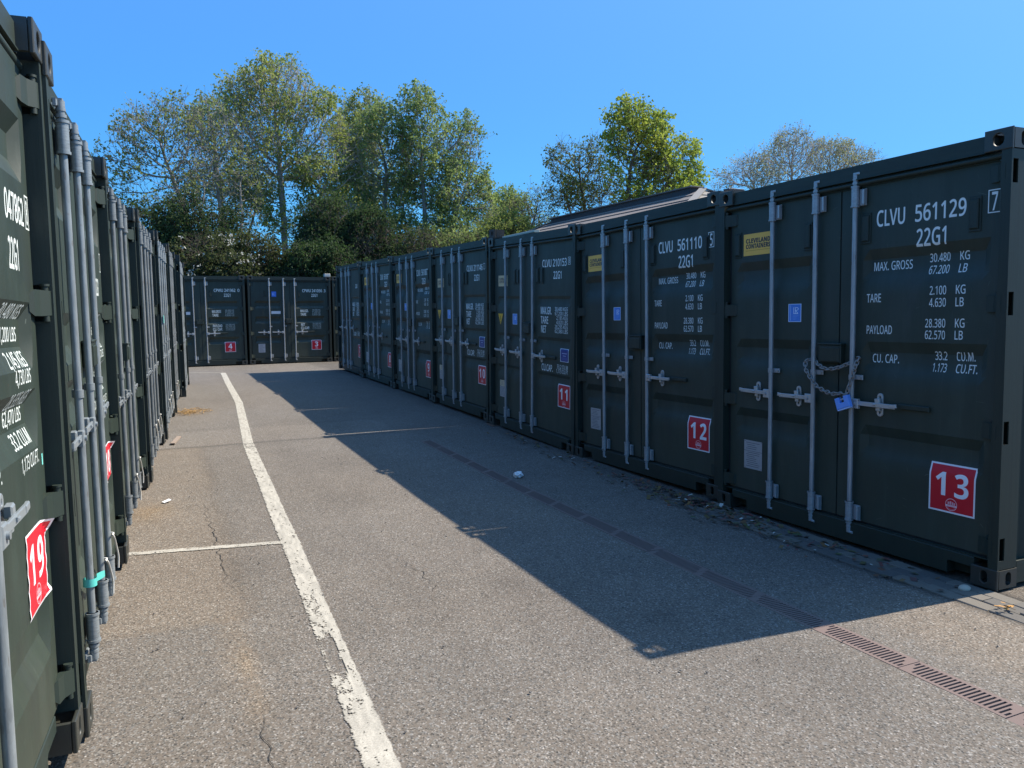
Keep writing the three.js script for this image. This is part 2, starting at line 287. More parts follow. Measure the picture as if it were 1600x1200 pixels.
// corner casting: hollow steel block with a hole in its front, its outer side and its top or bottom; outer side at +x, front at z = 0, centred on y
function castingGeo(round) {
  const w = 0.162, h = 0.118, d = 0.178, t = 0.03, b = 0.005;
  const f = rect(b, -h / 2 + b, w - b, h / 2 - b); f.holes.push(round ? stadium(w / 2, 0, 0.074, 0.078) : stadium(w / 2, -0.004, 0.05, 0.08));
  const ft = 0.018, front = new THREE.ExtrudeGeometry(f, { depth: ft - 2 * b, bevelEnabled: true, bevelThickness: b, bevelSize: b, bevelSegments: 2, steps: 1, curveSegments: 10 }).translate(0, 0, -ft + b);
  const sd = rect(-d + b, -h / 2 + b, -ft - 0.001, h / 2 - b); sd.holes.push(stadium(-d / 2 - 0.01, 0, 0.05, 0.08));
  const side = new THREE.ExtrudeGeometry(sd, { depth: t, bevelEnabled: false, curveSegments: 10 }).rotateY(-Math.PI / 2).translate(w, 0, 0);
  const tp = rect(t * 0, -d + b, w - t, -ft - 0.001); tp.holes.push(stadium(w / 2 - 0.012, -0.096, 0.062, 0.124));
  const topP = new THREE.ExtrudeGeometry(tp, { depth: 0.02, bevelEnabled: false, curveSegments: 10 }).rotateX(Math.PI / 2);
  topP.translate(0, h / 2 - b * 0.4, 0);
  const inner = bx(0, 0.02, -h / 2 + b, h / 2 - 0.022, -d + b, -ft - 0.001), back = bx(0.02, w - t, -h / 2 + b, h / 2 - t, -d + b, -d + 0.03);
  const g = merge([front, side, topP, inner, back]);
  return g;
}
const mirror = (g, sx, sy, sz) => {
  const m = flat(g.clone()).scale(sx, sy, sz);
  if (sx * sy * sz < 0) for (const k of Object.keys(m.attributes)) {
    const a = m.attributes[k], n = a.itemSize, v = a.array;
    for (let i = 0; i < a.count; i += 3) for (let c = 0; c < n; c++) { const t = v[i * n + c]; v[i * n + c] = v[(i + 1) * n + c]; v[(i + 1) * n + c] = t; }
  }
  return m;
};
const castR = castingGeo(true), castO = castingGeo(false);
const CASTS = [];
for (const sx of [1, -1]) for (const topSide of [true, false]) for (const fr of [true, false]) {
  const g = mirror(topSide && fr ? castR : castO, sx, topSide ? 1 : -1, fr ? 1 : -1);
  g.translate(sx * (CW / 2 - 0.162), topSide ? CH - 0.059 : 0.059, fr ? 0 : -CD);
  CASTS.push(g);
}
const HINGE_Y = [0.235, 0.905, 1.63, 2.355];
const frameParts = [];                                      // [name, geometry, material key]
for (const s of [1, -1]) {
  const o = CW / 2 - 0.004, list = [];
  const X = (a, b) => s > 0 ? [a, b] : [-b, -a];
  list.push(bx(...X(o - 0.058, o), 0.118, CH - 0.118, -0.018, -0.006));
  list.push(bx(...X(o - 0.008, o), 0.118, CH - 0.118, -0.170, -0.062));
  list.push(bx(...X(o - 0.058, o - 0.0085), 0.118, CH - 0.118, -0.170, -0.110));
  let y = 0.118;
  for (const h of [...HINGE_Y, 9]) { const e = Math.min(CH - 0.118, h - 0.065); list.push(bx(...X(o - 0.008, o), y, e, -0.062, -0.0182)); list.push(bx(...X(o - 0.058, o - 0.05), y, e, -0.1098, -0.0182)); y = h + 0.065; if (h === 9) break; }
  frameParts.push(['corner_post', merge(list), 0]);
  frameParts.push(['corner_post', bx(...X(o - 0.09, o), 0.118, CH - 0.118, -CD + 0.002, -CD + 0.14), 0]);
}
{ // header with rain gutter
  const hx = CW / 2 - 0.163;
  const g = merge([bx(-hx, hx, CH - 0.112, CH - 0.022, -0.10, -0.022), bx(-hx, hx, CH - 0.118, CH - 0.1121, -0.10, -0.014),
    new THREE.CylinderGeometry(0.016, 0.016, CW - 0.14, 12).rotateZ(Math.PI / 2).translate(0, CH - 0.143, -0.036), bx(-CW / 2 + 0.07, CW / 2 - 0.07, CH - 0.165, CH - 0.1185, -0.095, -0.05)]);
  frameParts.push(['door_header', g, 0]);
  const s = new THREE.Shape(); const q = CW / 2 - 0.163;
  s.moveTo(-q, 0.095); s.lineTo(-0.90, 0.095); s.lineTo(-0.885, 0.085); s.lineTo(-0.885, 0.018); s.lineTo(0.885, 0.018); s.lineTo(0.885, 0.085); s.lineTo(0.90, 0.095); s.lineTo(q, 0.095); s.lineTo(q, 0.150); s.lineTo(-q, 0.150); s.closePath();
  frameParts.push(['door_sill', merge([new THREE.ExtrudeGeometry(s, { depth: 0.07, bevelEnabled: true, bevelThickness: 0.004, bevelSize: 0.003, bevelSegments: 1, steps: 1 }).translate(0, 0, -0.098), bx(-CW / 2 + 0.07, CW / 2 - 0.07, 0.1535, 0.160, -0.10, -0.035), bx(-q, q, 0.02, 0.14, -0.16, -0.103)]), 0]);
  // side walls, corrugated
  const prof = [];
  for (let z = -0.18, i = 0; z > -CD + 0.16; i++) { const a = [[0, 0.036], [0.072, 0.036], [0.14, 0], [0.21, 0]]; for (const [dz, dep] of a) prof.push([z - dz, dep]); z -= 0.278; }
  for (const sgn of [1, -1]) {
    const pos = [], x0 = CW / 2 - 0.012;
    for (let i = 0; i < prof.length - 1; i++) {
      const [za, da] = prof[i], [zb, db] = prof[i + 1]; if (zb < -CD + 0.1) break;
      const xa = sgn * (x0 - da), xb = sgn * (x0 - db), y0 = 0.15, y1 = CH - 0.08;
      const q4 = [[xa, y0, za], [xb, y0, zb], [xb, y1, zb], [xa, y1, za]];
      for (const k of sgn > 0 ? [0, 2, 1, 0, 3, 2].map(v => [0, 1, 2, 3][v]).reverse() : [0, 2, 1, 0, 3, 2]) pos.push(...q4[k]);
    }
    const g2 = new THREE.BufferGeometry(); g2.setAttribute('position', new THREE.Float32BufferAttribute(pos, 3)); g2.computeVertexNormals();
    const uv = []; for (let i = 0; i < pos.length; i += 3) uv.push(pos[i + 2], pos[i + 1]); g2.setAttribute('uv', new THREE.Float32BufferAttribute(uv, 2));
    frameParts.push(['side_wall', g2, 0]);
    const X = (a, b) => sgn > 0 ? [a, b] : [-b, -a];
    frameParts.push(['roof_rail', bx(...X(CW / 2 - 0.07, CW / 2 - 0.008), CH - 0.085, CH - 0.02, -CD + 0.18, -0.18), 0]);
    frameParts.push(['bottom_rail', bx(...X(CW / 2 - 0.06, CW / 2 - 0.008), 0.02, 0.15, -CD + 0.18, -0.18), 0]);
  }
  const rp = []; for (let i = 0; i < 26; i++) { const z = -0.12 - i * 0.226; rp.push(bx(-CW / 2 + 0.071, CW / 2 - 0.071, CH - 0.028, CH - 0.012, z - 0.15, z)); }
  frameParts.push(['roof', merge([bx(-CW / 2 + 0.071, CW / 2 - 0.071, CH - 0.05, CH - 0.0285, -CD + 0.02, -0.102), ...rp]), 0]);
  frameParts.push(['end_wall', bx(-CW / 2 + 0.1, CW / 2 - 0.1, 0.13, CH - 0.06, -CD + 0.02, -CD + 0.05), 0]);
  frameParts.push(['underframe', bx(-CW / 2 + 0.061, CW / 2 - 0.061, 0.10, 0.16, -CD + 0.06, -0.165), 0]);
}
// doors: a pressed sheet with horizontal troughs, inside a flat frame
const DY0 = 0.172, DY1 = 2.432, DZ = -0.062;
const DX = { R: [0.006, 1.128], L: [-1.128, -0.006] };
const TYPES = {
  A: { tr: [[0.60, 0.84, 0.10, 0.07], [1.16, 1.40, 0.10, 0.07], [1.77, 2.01, 0.10, 0.07]], d: 0.030, rods: [-0.63, -0.20, 0.145], hy: 0.98, x: { R: [0.19, 1.075], L: [-1.06, -0.26] }, vents: [2.15, [0.212, 0.976, -1.046, -0.299]] },
  B: { tr: [[0.74, 0.874, 0.04, 0.035], [1.17, 1.306, 0.04, 0.035], [1.665, 1.80, 0.04, 0.035]], d: 0.013, rods: [-0.70, -0.215, 0.107], hy: 1.06, x: { R: [0.17, 1.03], L: [-1.03, -0.26] }, vents: [2.05, [0.20, 0.32, -0.46, -0.36]] },
  C: { tr: [[0.61, 0.82, 0.07, 0.06], [1.19, 1.40, 0.07, 0.06], [1.635, 1.86, 0.07, 0.06]], d: 0.036, rods: [-0.61, -0.20, 0.13], hy: 0.925, x: { R: [0.17, 1.03], L: [-1.03, -0.26] }, vents: [2.08, [0.27, -0.72]] },
  D: { tr: [[0.39, 0.61, 0.083, 0.05], [1.135, 1.335, 0.083, 0.05], [1.405, 1.63, 0.075, 0.058], [2.03, 2.25, 0.075, 0.058]], d: 0.034, ex: 0.028, rods: [-0.64, -0.19, 0.24], hy: 1.0, x: { R: [0.33, 1.06], L: [-1.06, -0.30] }, vents: [2.15, []] },
};
function doorDepth(T, side, x, y) {
  const [x0, x1] = T.x[side]; let best = 0;
  const ex = T.ex ?? 0.05, fx = Math.min((x - x0) / ex, (x1 - x) / ex);
  for (const [a, b, sb, st] of T.tr) best = Math.max(best, Math.min(1, fx, (y - a) / sb, (b - y) / st));
  return T.d * clamp(best, 0, 1);
}
const doorSurf = (T, side, x, y) => DZ - doorDepth(T, side, x, y);
const doorCache = {};
function doorGeo(key, side) {
  if (doorCache[key + side]) return doorCache[key + side];
  const T = TYPES[key], [x0, x1] = DX[side], [tx0, tx1] = T.x[side];
  const fill = (arr, m) => { const a = [...new Set(arr.map(v => +v.toFixed(4)))].sort((p, q) => p - q), o = []; for (let i = 0; i < a.length; i++) { if (i) { const n = Math.ceil((a[i] - a[i - 1]) / m); for (let k = 1; k < n; k++) o.push(lerp(a[i - 1], a[i], k / n)); } o.push(a[i]); } return o; };
  const ex = T.ex ?? 0.05, xs = fill([x0, x1, tx0, tx0 + ex, tx1 - ex, tx1], 0.09);
  const ys = fill([DY0, DY1, ...T.tr.flatMap(([a, b, sb, st]) => [a, a + sb, b - st, b])], 0.09);
  const pos = [], uv = [], idx = [];
  const off = side === 'R' ? 3.3 : 11.7;
  for (const y of ys) for (const x of xs) {
    const edge = Math.min(1, Math.min(x - x0, x1 - x, y - DY0, DY1 - y) / 0.15);
    pos.push(x, y, doorSurf(T, side, x, y) + 0.0016 * edge * noise.noise(x * 3.1 + off, y * 3.1, 2.5)); uv.push((x - x0) / (x1 - x0), (y - DY0) / (DY1 - DY0));
  }
  const n = xs.length;
  for (let j = 0; j < ys.length - 1; j++) for (let i = 0; i < n - 1; i++) { const a = j * n + i; idx.push(a, a + 1, a + n + 1, a, a + n + 1, a + n); }
  let sheet = new THREE.BufferGeometry(); sheet.setAttribute('position', new THREE.Float32BufferAttribute(pos, 3)); sheet.setAttribute('uv', new THREE.Float32BufferAttribute(uv, 2)); sheet.setIndex(idx);
  sheet = toCreasedNormals(sheet, 0.35);
  const F = (a, b, c, d) => { const g = bx(a, b, c, d, -0.112, DZ - 0.0015); const p = g.attributes.position, u = g.attributes.uv; for (let i = 0; i < p.count; i++) u.setXY(i, (p.getX(i) - x0) / (x1 - x0), (p.getY(i) - DY0) / (DY1 - DY0)); return g; };
  return doorCache[key + side] = merge([sheet, F(x0, x0 + 0.03, DY0, DY1), F(x1 - 0.03, x1, DY0, DY1), F(x0 + 0.0301, x1 - 0.0301, DY0, DY0 + 0.03), F(x0 + 0.0301, x1 - 0.0301, DY1 - 0.03, DY1)]);
}
const gasketGeo = {};
for (const s of ['R', 'L']) {
  const e = s === 'R' ? [1.1285, 1.157] : [-1.157, -1.1285], c = s === 'R' ? [0.0005, 0.0055] : [-0.0055, -0.0005];
  gasketGeo[s] = merge([bx(...e, DY0 - 0.008, DY1 + 0.012, -0.10, -0.072), bx(...c, DY0, DY1, -0.10, -0.070), bx(...DX[s], DY0 - 0.010, DY0 - 0.0005, -0.10, -0.068)]);
}
// hinge: a forged blade that runs from the door round to the post, with its pin
function hingeGeo(s) {
  const sh = new THREE.Shape();
  sh.moveTo(1.055, -0.064); sh.lineTo(1.066, -0.050); sh.lineTo(1.115, -0.040); sh.lineTo(1.148, -0.016); sh.lineTo(1.180, -0.012); sh.lineTo(1.180, -0.030); sh.lineTo(1.158, -0.034); sh.lineTo(1.128, -0.0615); sh.closePath();
  const b = new THREE.ExtrudeGeometry(sh, { depth: 0.076, bevelEnabled: true, bevelThickness: 0.006, bevelSize: 0.004, bevelSegments: 1, steps: 1 }).translate(0, 0, -0.038).rotateX(Math.PI / 2).scale(1, -1, -1);
  const bb = mirror(b, 1, 1, 1);
  let g = merge([bb, cyl(0.012, 0.13, 1.150, 0, -0.030, 10), cyl(0.016, 0.008, 1.150, 0.064, -0.030, 10)]);
  // rotateX turned (x, z-profile) into place: z stays the profile depth
  return s > 0 ? g : mirror(g, -1, 1, 1);
}
function hingeProfile(s) { // built directly: profile in x/z swept along y
  const P = [[1.055, -0.064], [1.066, -0.050], [1.115, -0.040], [1.148, -0.016], [1.180, -0.0045], [1.180, -0.030], [1.158, -0.034], [1.128, -0.0615]];
  const hs = [0.030, 0.046, 0.046, 0.044, 0.044, 0.044, 0.044, 0.046], pos = [];
  const N = P.length, q = (a, b, c) => pos.push(...a, ...b, ...c), T = i => [P[i][0], hs[i], P[i][1]], B = i => [P[i][0], -hs[i], P[i][1]];
  for (let i = 0; i < N; i++) { const j = (i + 1) % N; q(B(i), B(j), T(j)); q(B(i), T(j), T(i)); }
  for (const [a, b, c, d] of [[0, 1, 2, 7], [2, 3, 6, 7], [3, 4, 5, 6]]) { q(T(a), T(b), T(c)); q(T(a), T(c), T(d)); q(B(a), B(c), B(b)); q(B(a), B(d), B(c)); }
  const g = new THREE.BufferGeometry(); g.setAttribute('position', new THREE.Float32BufferAttribute(pos, 3)); g.computeVertexNormals(); g.setAttribute('uv', new THREE.Float32BufferAttribute(new Float32Array(pos.length / 3 * 2), 2));
  const m = merge([g, cyl(0.012, 0.13, 1.150, 0, -0.030, 10), cyl(0.016, 0.008, 1.150, 0.064, -0.030, 10)]);
  return s > 0 ? m : mirror(m, -1, 1, 1);
}
const hingeG = { R: hingeProfile(1), L: hingeProfile(-1) };
const ventGeo = merge([bevelBox(0.055, 0.17, 0.022, 0.006), bevelBox(0.075, 0.20, 0.008, 0.002).translate(0, 0, -0.006)]);
// locking rod and its fittings, local to the rod axis
const RZ = -0.0285;
const rodGeo = merge([cyl(0.0165, 2.40, 0, 1.31, 0, 14)]);
const sleeve = (y0, y1, side) => {
  const h = y1 - y0, y = (y0 + y1) / 2;
  return merge([cyl(0.025, h, 0, y, 0.002, 14), cyl(0.029, 0.012, 0, y0 + 0.006, 0.002, 14), cyl(0.029, 0.012, 0, y1 - 0.006, 0.002, 14),
    bevelBox(0.055, h * 0.78, 0.014, 0.003).translate(side * 0.045, y - h * 0.05, -0.022), bevelBox(0.016, h * 0.70, 0.030, 0.003).translate(side * 0.066, y - h * 0.05, -0.008),
    cyl(0.008, 0.008, 0, 0, 0, 8).rotateX(Math.PI / 2).translate(side * 0.045, y + h * 0.22, -0.012), cyl(0.008, 0.008, 0, 0, 0, 8).rotateX(Math.PI / 2).translate(side * 0.045, y - h * 0.28, -0.012)]);
};
const camGeo = (y, d) => merge([cyl(0.022, 0.014, 0, y, 0, 12), cyl(0.020, 0.012, 0, y + d * 0.026, 0, 12), cyl(0.018, 0.035, 0, y + d * 0.045, 0, 10), bevelBox(0.052, 0.016, 0.05, 0.004).translate(0.012, y + d * 0.064, -0.012), bevelBox(0.02, 0.03, 0.02, 0.004).translate(-0.02, y + d * 0.052, -0.018),
  bevelBox(0.09, 0.022, 0.02, 0.004).translate(0.012, y + d * 0.040, -0.035)]);
const guideGeo = side => merge([cyl(0.021, 0.034, 0, 1.165, 0.001, 12), bevelBox(0.07, 0.034, 0.012, 0.003).translate(side * 0.04, 1.165, -0.020), cyl(0.008, 0.01, 0, 0, 0, 8).rotateX(Math.PI / 2).translate(side * 0.062, 1.165, -0.012)]);
function handleGeo(dir, len) {
  return merge([bevelBox(0.062, 0.066, 0.030, 0.005).translate(dir * 0.036, 0, 0.004), cyl(0.012, 0.012, 0, 0, 0, 8).rotateX(Math.PI / 2).translate(dir * 0.040, 0, 0.022),
    bevelBox(len - 0.06, 0.030, 0.012, 0.003).translate(dir * (len / 2 + 0.03), 0.004, 0.006), bevelBox(0.05, 0.024, 0.014, 0.003).rotateZ(dir * 0.1).translate(dir * (len - 0.01), 0.008, 0.008)]);
}
function clipGeo() {
  const s = new THREE.Shape(); const a = stadium(0, 0, 0.042, 0.150, THREE.Shape); for (const y of [0.05, -0.05]) { const h = new THREE.Path(); h.absellipse(0, y, 0.009, 0.012, 0, Math.PI * 2); a.holes.push(h); }
  const plate = new THREE.ExtrudeGeometry(a, { depth: 0.008, bevelEnabled: true, bevelThickness: 0.002, bevelSize: 0.002, bevelSegments: 1, steps: 1, curveSegments: 8 }).translate(0, 0, -0.022);
  return merge([plate, bevelBox(0.040, 0.034, 0.026, 0.005).translate(0.002, 0.026, 0.004).rotateZ(0.1), bevelBox(0.032, 0.026, 0.022, 0.004).translate(0, -0.026, 0.0), bevelBox(0.03, 0.012, 0.03, 0.004).translate(-0.012, 0.004, 0.018)]);
}
const FIT = { top: sleeve(2.295, 2.435, 1), bottom: sleeve(0.165, 0.30, 1), camT: camGeo(2.452, 1), camB: camGeo(0.150, -1), guide: guideGeo(1), clip: clipGeo(), h: { '-1,0.32': handleGeo(-1, 0.33), '1,0.35': handleGeo(1, 0.35) } };
const lockBoxGeo = merge([bevelBox(0.20, 0.125, 0.044, 0.005), bevelBox(0.17, 0.10, 0.008, 0.003).translate(0.005, -0.004, 0.024), bevelBox(0.212, 0.012, 0.050, 0.003).translate(0, 0.068, 0.002)]);
const gripGeo = bevelBox(0.22, 0.032, 0.018, 0.004);

// lettering and paint of one door leaf
function leafTex(side, res, lines, seedN, tint = 1, extra) {
  const [x0, x1] = DX[side];
  return canvasTex(res, res * 2, (g, w, h) => {
    const X = x => (x - x0) / (x1 - x0) * w, Y = y => (DY1 - y) / (DY1 - DY0) * h, S = w / (x1 - x0);
    const sr = c => Math.round(255 * (c <= 0.0031308 ? c * 12.92 : 1.055 * c ** (1 / 2.4) - 0.055));
    g.fillStyle = `rgb(${sr(PAINT[0] * tint)},${sr(PAINT[1] * tint)},${sr(PAINT[2] * tint)})`; g.fillRect(0, 0, w, h);
    seed = 991 + seedN * 77;
    const k = w / 1024;
    for (let i = 0; i < 260; i++) { const v = rnd() < 0.5 ? 0 : 120; g.fillStyle = `rgba(${v},${v},${v * 0.92 | 0},${rr(0.008, 0.03)})`; g.beginPath(); g.ellipse(rnd() * w, rnd() * h, rr(15, 110) * k, rr(40, 320) * k, rr(-0.1, 0.1), 0, 7); g.fill(); }
    for (let i = 0; i < 70; i++) { g.fillStyle = `rgba(160,158,140,${rr(0.02, 0.075)})`; const a = rnd() * w, b = rnd() * h, l = rr(60, 420) * k; g.fillRect(a, b, rr(1, 4) * k, l); }
    for (let i = 0; i < 60; i++) { g.strokeStyle = `rgba(175,180,170,${rr(0.12, 0.5)})`; g.lineWidth = rr(0.6, 1.6) * k; const a = rnd() * w, b = rnd() * h, t = rr(0, 6.3), l = rr(5, 50) * k; g.beginPath(); g.moveTo(a, b); g.lineTo(a + Math.cos(t) * l, b + Math.sin(t) * l); g.stroke(); }
    for (let i = 0; i < 34; i++) { const a = rnd() < 0.6 ? (rnd() < 0.5 ? rr(0, 0.06) : rr(0.94, 1)) * w : rnd() * w, b = rr(0.1, 1) * h; g.fillStyle = `rgba(120,62,30,${rr(0.12, 0.4)})`; g.beginPath(); g.ellipse(a, b, rr(1, 5) * k, rr(1, 5) * k, 0, 0, 7); g.fill(); g.fillStyle = 'rgba(120,70,40,0.08)'; g.fillRect(a - k, b, 2 * k, rr(10, 90) * k); }
    const dust = g.createLinearGradient(0, h * 0.80, 0, h); dust.addColorStop(0, 'rgba(120,105,85,0)'); dust.addColorStop(1, 'rgba(120,105,85,0.20)'); g.fillStyle = dust; g.fillRect(0, h * 0.80, w, h * 0.2);
    // [text, x, y of the letters' middle, letter height, width | 0, alignment, style]
    for (const [t, x, y, lh, wd, al = 'l', st = ''] of lines) {
      const fs = lh * S / 0.72; g.font = `${st.includes('b') ? 'bold ' : ''}${fs.toFixed(1)}px sans-serif`;
      const tw = g.measureText(t).width, sx = wd ? wd * S / tw : 0.58;
      g.save(); g.translate(X(x), Y(y)); g.scale(sx, 1); g.textAlign = al === 'r' ? 'right' : 'left'; g.textBaseline = 'alphabetic';
      g.fillStyle = g.strokeStyle = st.includes('f') ? 'rgba(205,212,208,0.8)' : 'rgb(222,228,224)'; g.lineWidth = fs * (st.includes('b') ? 0.01 : lh > 0.07 ? 0.03 : 0.005); g.lineJoin = 'round';
      g.fillText(t, 0, lh * S / 2); g.strokeText(t, 0, lh * S / 2); g.restore();
    }
    if (extra) extra(g, X, Y, S);
  });
}
const leafMat = t => new THREE.MeshPhysicalMaterial({ map: t, ...paintProps });
const frameBox = (g, X, Y, S, x0, y0, x1, y1) => { g.strokeStyle = 'rgb(222,228,224)'; g.lineWidth = 0.006 * S; g.strokeRect(X(x0), Y(y1), (x1 - x0) * S, (y1 - y0) * S); };
const plainL = [0, 1, 2].map(i => leafMat(leafTex('L', 512, [], 40 + i, [1, 0.92, 1.08][i])));
const plainR = leafMat(leafTex('R', 512, [], 50));
function lettersA(serial, check, res, seedN, tint, cx = 1.052) {
  const L = [[serial.slice(0, 4), 0.287, 2.203, 0.100, 0.225], [serial.slice(5), 0.572, 2.203, 0.100, 0.350], [check, cx + 0.016, 2.21, 0.100, 0.040], ['22G1', 0.587, 2.05, 0.104, 0.225],
    ['MAX. GROSS', 0.25, 1.895, 0.055, 0.298], ['30.480', 0.806, 1.922, 0.05, 0.14, 'r'], ['KG', 0.862, 1.922, 0.05, 0.07], ['67.200', 0.806, 1.848, 0.05, 0.14, 'r'], ['LB', 0.862, 1.848, 0.05, 0.06],
    ['TARE', 0.225, 1.689, 0.055, 0.115], ['2.100', 0.806, 1.722, 0.052, 0.115, 'r'], ['KG', 0.862, 1.722, 0.052, 0.07], ['4.630', 0.806, 1.648, 0.052, 0.115, 'r'], ['LB', 0.862, 1.648, 0.052, 0.06],
    ['PAYLOAD', 0.225, 1.480, 0.055, 0.205], ['28.380', 0.806, 1.522, 0.052, 0.14, 'r'], ['KG', 0.862, 1.522, 0.052, 0.07], ['62.570', 0.806, 1.450, 0.052, 0.14, 'r'], ['LB', 0.862, 1.450, 0.052, 0.06],
    ['CU. CAP.', 0.256, 1.29, 0.055, 0.21], ['33.2', 0.806, 1.322, 0.052, 0.085, 'r'], ['CU.M.', 0.862, 1.322, 0.052, 0.125], ['1.173', 0.806, 1.250, 0.052, 0.10, 'r'], ['CU.FT.', 0.862, 1.250, 0.052, 0.145]];
  return leafMat(leafTex('R', res, L, seedN, tint, (g, X, Y, S) => check && frameBox(g, X, Y, S, cx, 2.148, cx + 0.07, 2.272)));
}
function lettersB(serial, check, res, seedN, tint) {
  const L = [[serial, 0.31, 2.19, 0.085, 0.62], [check, 0.972, 2.20, 0.05, 0.035], ['22G1', 0.60, 2.045, 0.085, 0.22],
    ['MAX.GR.', 0.27, 1.625, 0.085, 0.29], ['TARE', 0.275, 1.51, 0.085, 0.20], ['NET', 0.28, 1.40, 0.085, 0.14], ['CU.CAP.', 0.30, 0.935, 0.08, 0.30]];
  ['30,480 KGS', '67,200 LBS', '2,185 KGS', '4,820 LBS', '28,295 KGS', '62,380 LBS'].forEach((t, i) => L.push([t, 0.96, 1.648 - i * 0.052, 0.043, i === 2 || i === 3 ? 0.28 : 0.32, 'r']));
  L.push(['33.2 CU.M', 0.97, 0.972, 0.045, 0.27, 'r'], ['1,173 CU.FT', 0.97, 0.918, 0.045, 0.29, 'r']);
  return leafMat(leafTex('R', res, L, seedN, tint, (g, X, Y, S) => frameBox(g, X, Y, S, 0.962, 2.16, 1.015, 2.24)));
}
function lettersC(serial, check, left, res, seedN, tint) {
  const L = [[serial, 0.366, 2.165, 0.085, 0.60], [check, 1.015, 2.165, 0.085, 0.06], ['22G1', 0.634, 2.025, 0.085, 0.20],
    [left[0], 0.294, 1.56, 0.075, 0.25], [left[1], 0.30, 1.455, 0.075, 0.17], [left[2], 0.302, 1.145, 0.075, left[2] === 'NET' ? 0.12 : 0.26], [left[3], 0.302, 1.045, 0.075, 0.27]];
  ['30,480 KG', '67,200 LB', '2,200 KG', '4,850 LB'].forEach((t, i) => L.push([t, 0.90, 1.593 - i * 0.05, 0.04, 0.25, 'r', 'f']));
  ['28,280 KG', '62,350 LB', '33.2 CU.M', '1,173 CU.FT'].forEach((t, i) => L.push([t, 0.91, 1.178 - i * 0.05, 0.04, 0.26, 'r', 'f']));
  return leafMat(leafTex('R', res, L, seedN, tint));
}
function lettersD(serial, check, res, seedN, tint) {
  const L = [[serial, 0.77, 1.933, 0.088, 0.275], [check, 1.085, 1.94, 0.080, 0.026], ['22G1', 0.785, 1.780, 0.097, 0.150],
    ['30,480 KGS', 1.0, 1.597, 0.046, 0.30, 'r'], ['67,200 LBS', 0.99, 1.522, 0.046, 0.27, 'r'], ['2,145 KGS', 1.0, 1.440, 0.050, 0.26, 'r'], ['4,730 LBS', 1.0, 1.383, 0.046, 0.23, 'r'],
    ['28,335 KGS', 1.0, 1.312, 0.046, 0.29, 'r'], ['62,470 LBS', 0.98, 1.258, 0.046, 0.26, 'r'], ['33.2 CU.M', 1.0, 1.182, 0.050, 0.25, 'r'], ['1,173 CU.FT.', 1.045, 1.103, 0.046, 0.27, 'r'],
    ['CU.CAP.', 0.52, 1.122, 0.05, 0.22, 'r']];
  return leafMat(leafTex('R', res, L, seedN, tint, (g, X, Y, S) => frameBox(g, X, Y, S, 1.073, 1.885, 1.122, 1.995)));
}
// printed stickers
function numberTex(n) {
  return canvasTex(256, 256, (g, w) => {
    g.fillStyle = 'rgb(232,230,232)'; g.fillRect(0, 0, w, w); g.fillStyle = 'rgb(205,24,44)'; g.fillRect(9, 9, w - 18, w - 18);
    g.fillStyle = 'rgb(240,240,242)'; g.font = 'bold 172px sans-serif'; g.textAlign = 'center'; g.textBaseline = 'alphabetic';
    [...n].forEach((ch, i) => { g.save(); g.translate(n.length > 1 ? [74, 182][i] : w / 2, 168); g.scale(n.length > 1 ? 0.92 : 1, 1); g.fillText(ch, 0, 0); g.restore(); });
    const cx = 128, cy = 210, r = 31; g.strokeStyle = g.fillStyle = 'rgb(238,205,208)'; g.lineWidth = 3; g.beginPath(); g.arc(cx, cy, r, 0, 7); g.stroke();
    g.fillStyle = 'rgba(238,215,218,0.75)'; for (const [a, b, c, d] of [[-20, -14, 10, 14], [-8, -18, 9, 18], [4, -15, 8, 15], [14, -12, 8, 12]]) g.fillRect(cx + a, cy + b, c, d);
    g.fillStyle = 'rgb(238,225,228)'; g.fillRect(cx - r + 1, cy + 2, 2 * r - 2, 9); g.fillStyle = 'rgba(205,24,44,0.7)'; for (let i = 0; i < 9; i++) g.fillRect(cx - 25 + i * 5.8, cy + 4, 3, 5);
    g.strokeStyle = 'rgba(238,215,218,0.7)'; g.lineWidth = 2; g.beginPath(); g.arc(cx, cy, r - 6, 0.5, 2.6); g.stroke();
  });
}
const stk = (t, r = 0.38) => new THREE.MeshStandardMaterial({ map: t, roughness: r });
const numMat = {}; const numberMat = n => numMat[n] ??= stk(numberTex(n), 0.4);
const signTex = (bg, fade) => canvasTex(256, 160, (g, w, h) => {
  g.fillStyle = bg; g.fillRect(0, 0, w, h); g.fillStyle = fade; g.font = 'bold 44px sans-serif'; g.textBaseline = 'alphabetic';
  for (const [t, y] of [['CLEVELAND', 68], ['CONTAINERS', 108]]) { const tw = g.measureText(t).width; g.save(); g.translate(20, y); g.scale(216 / tw, 1); g.fillText(t, 0, 0); g.strokeStyle = fade; g.lineWidth = 2.5; g.strokeText(t, 0, 0); g.restore(); }
  g.fillStyle = 'rgba(150,95,20,0.75)'; for (let i = 0; i < 46; i++) g.fillRect(20 + i * 4.7, 121, 2.6, 5);
});
const signMat = stk(signTex('rgb(238,182,80)', 'rgb(40,40,48)'), 0.5), signPale = stk(signTex('rgb(205,182,140)', 'rgb(80,66,52)'), 0.6);
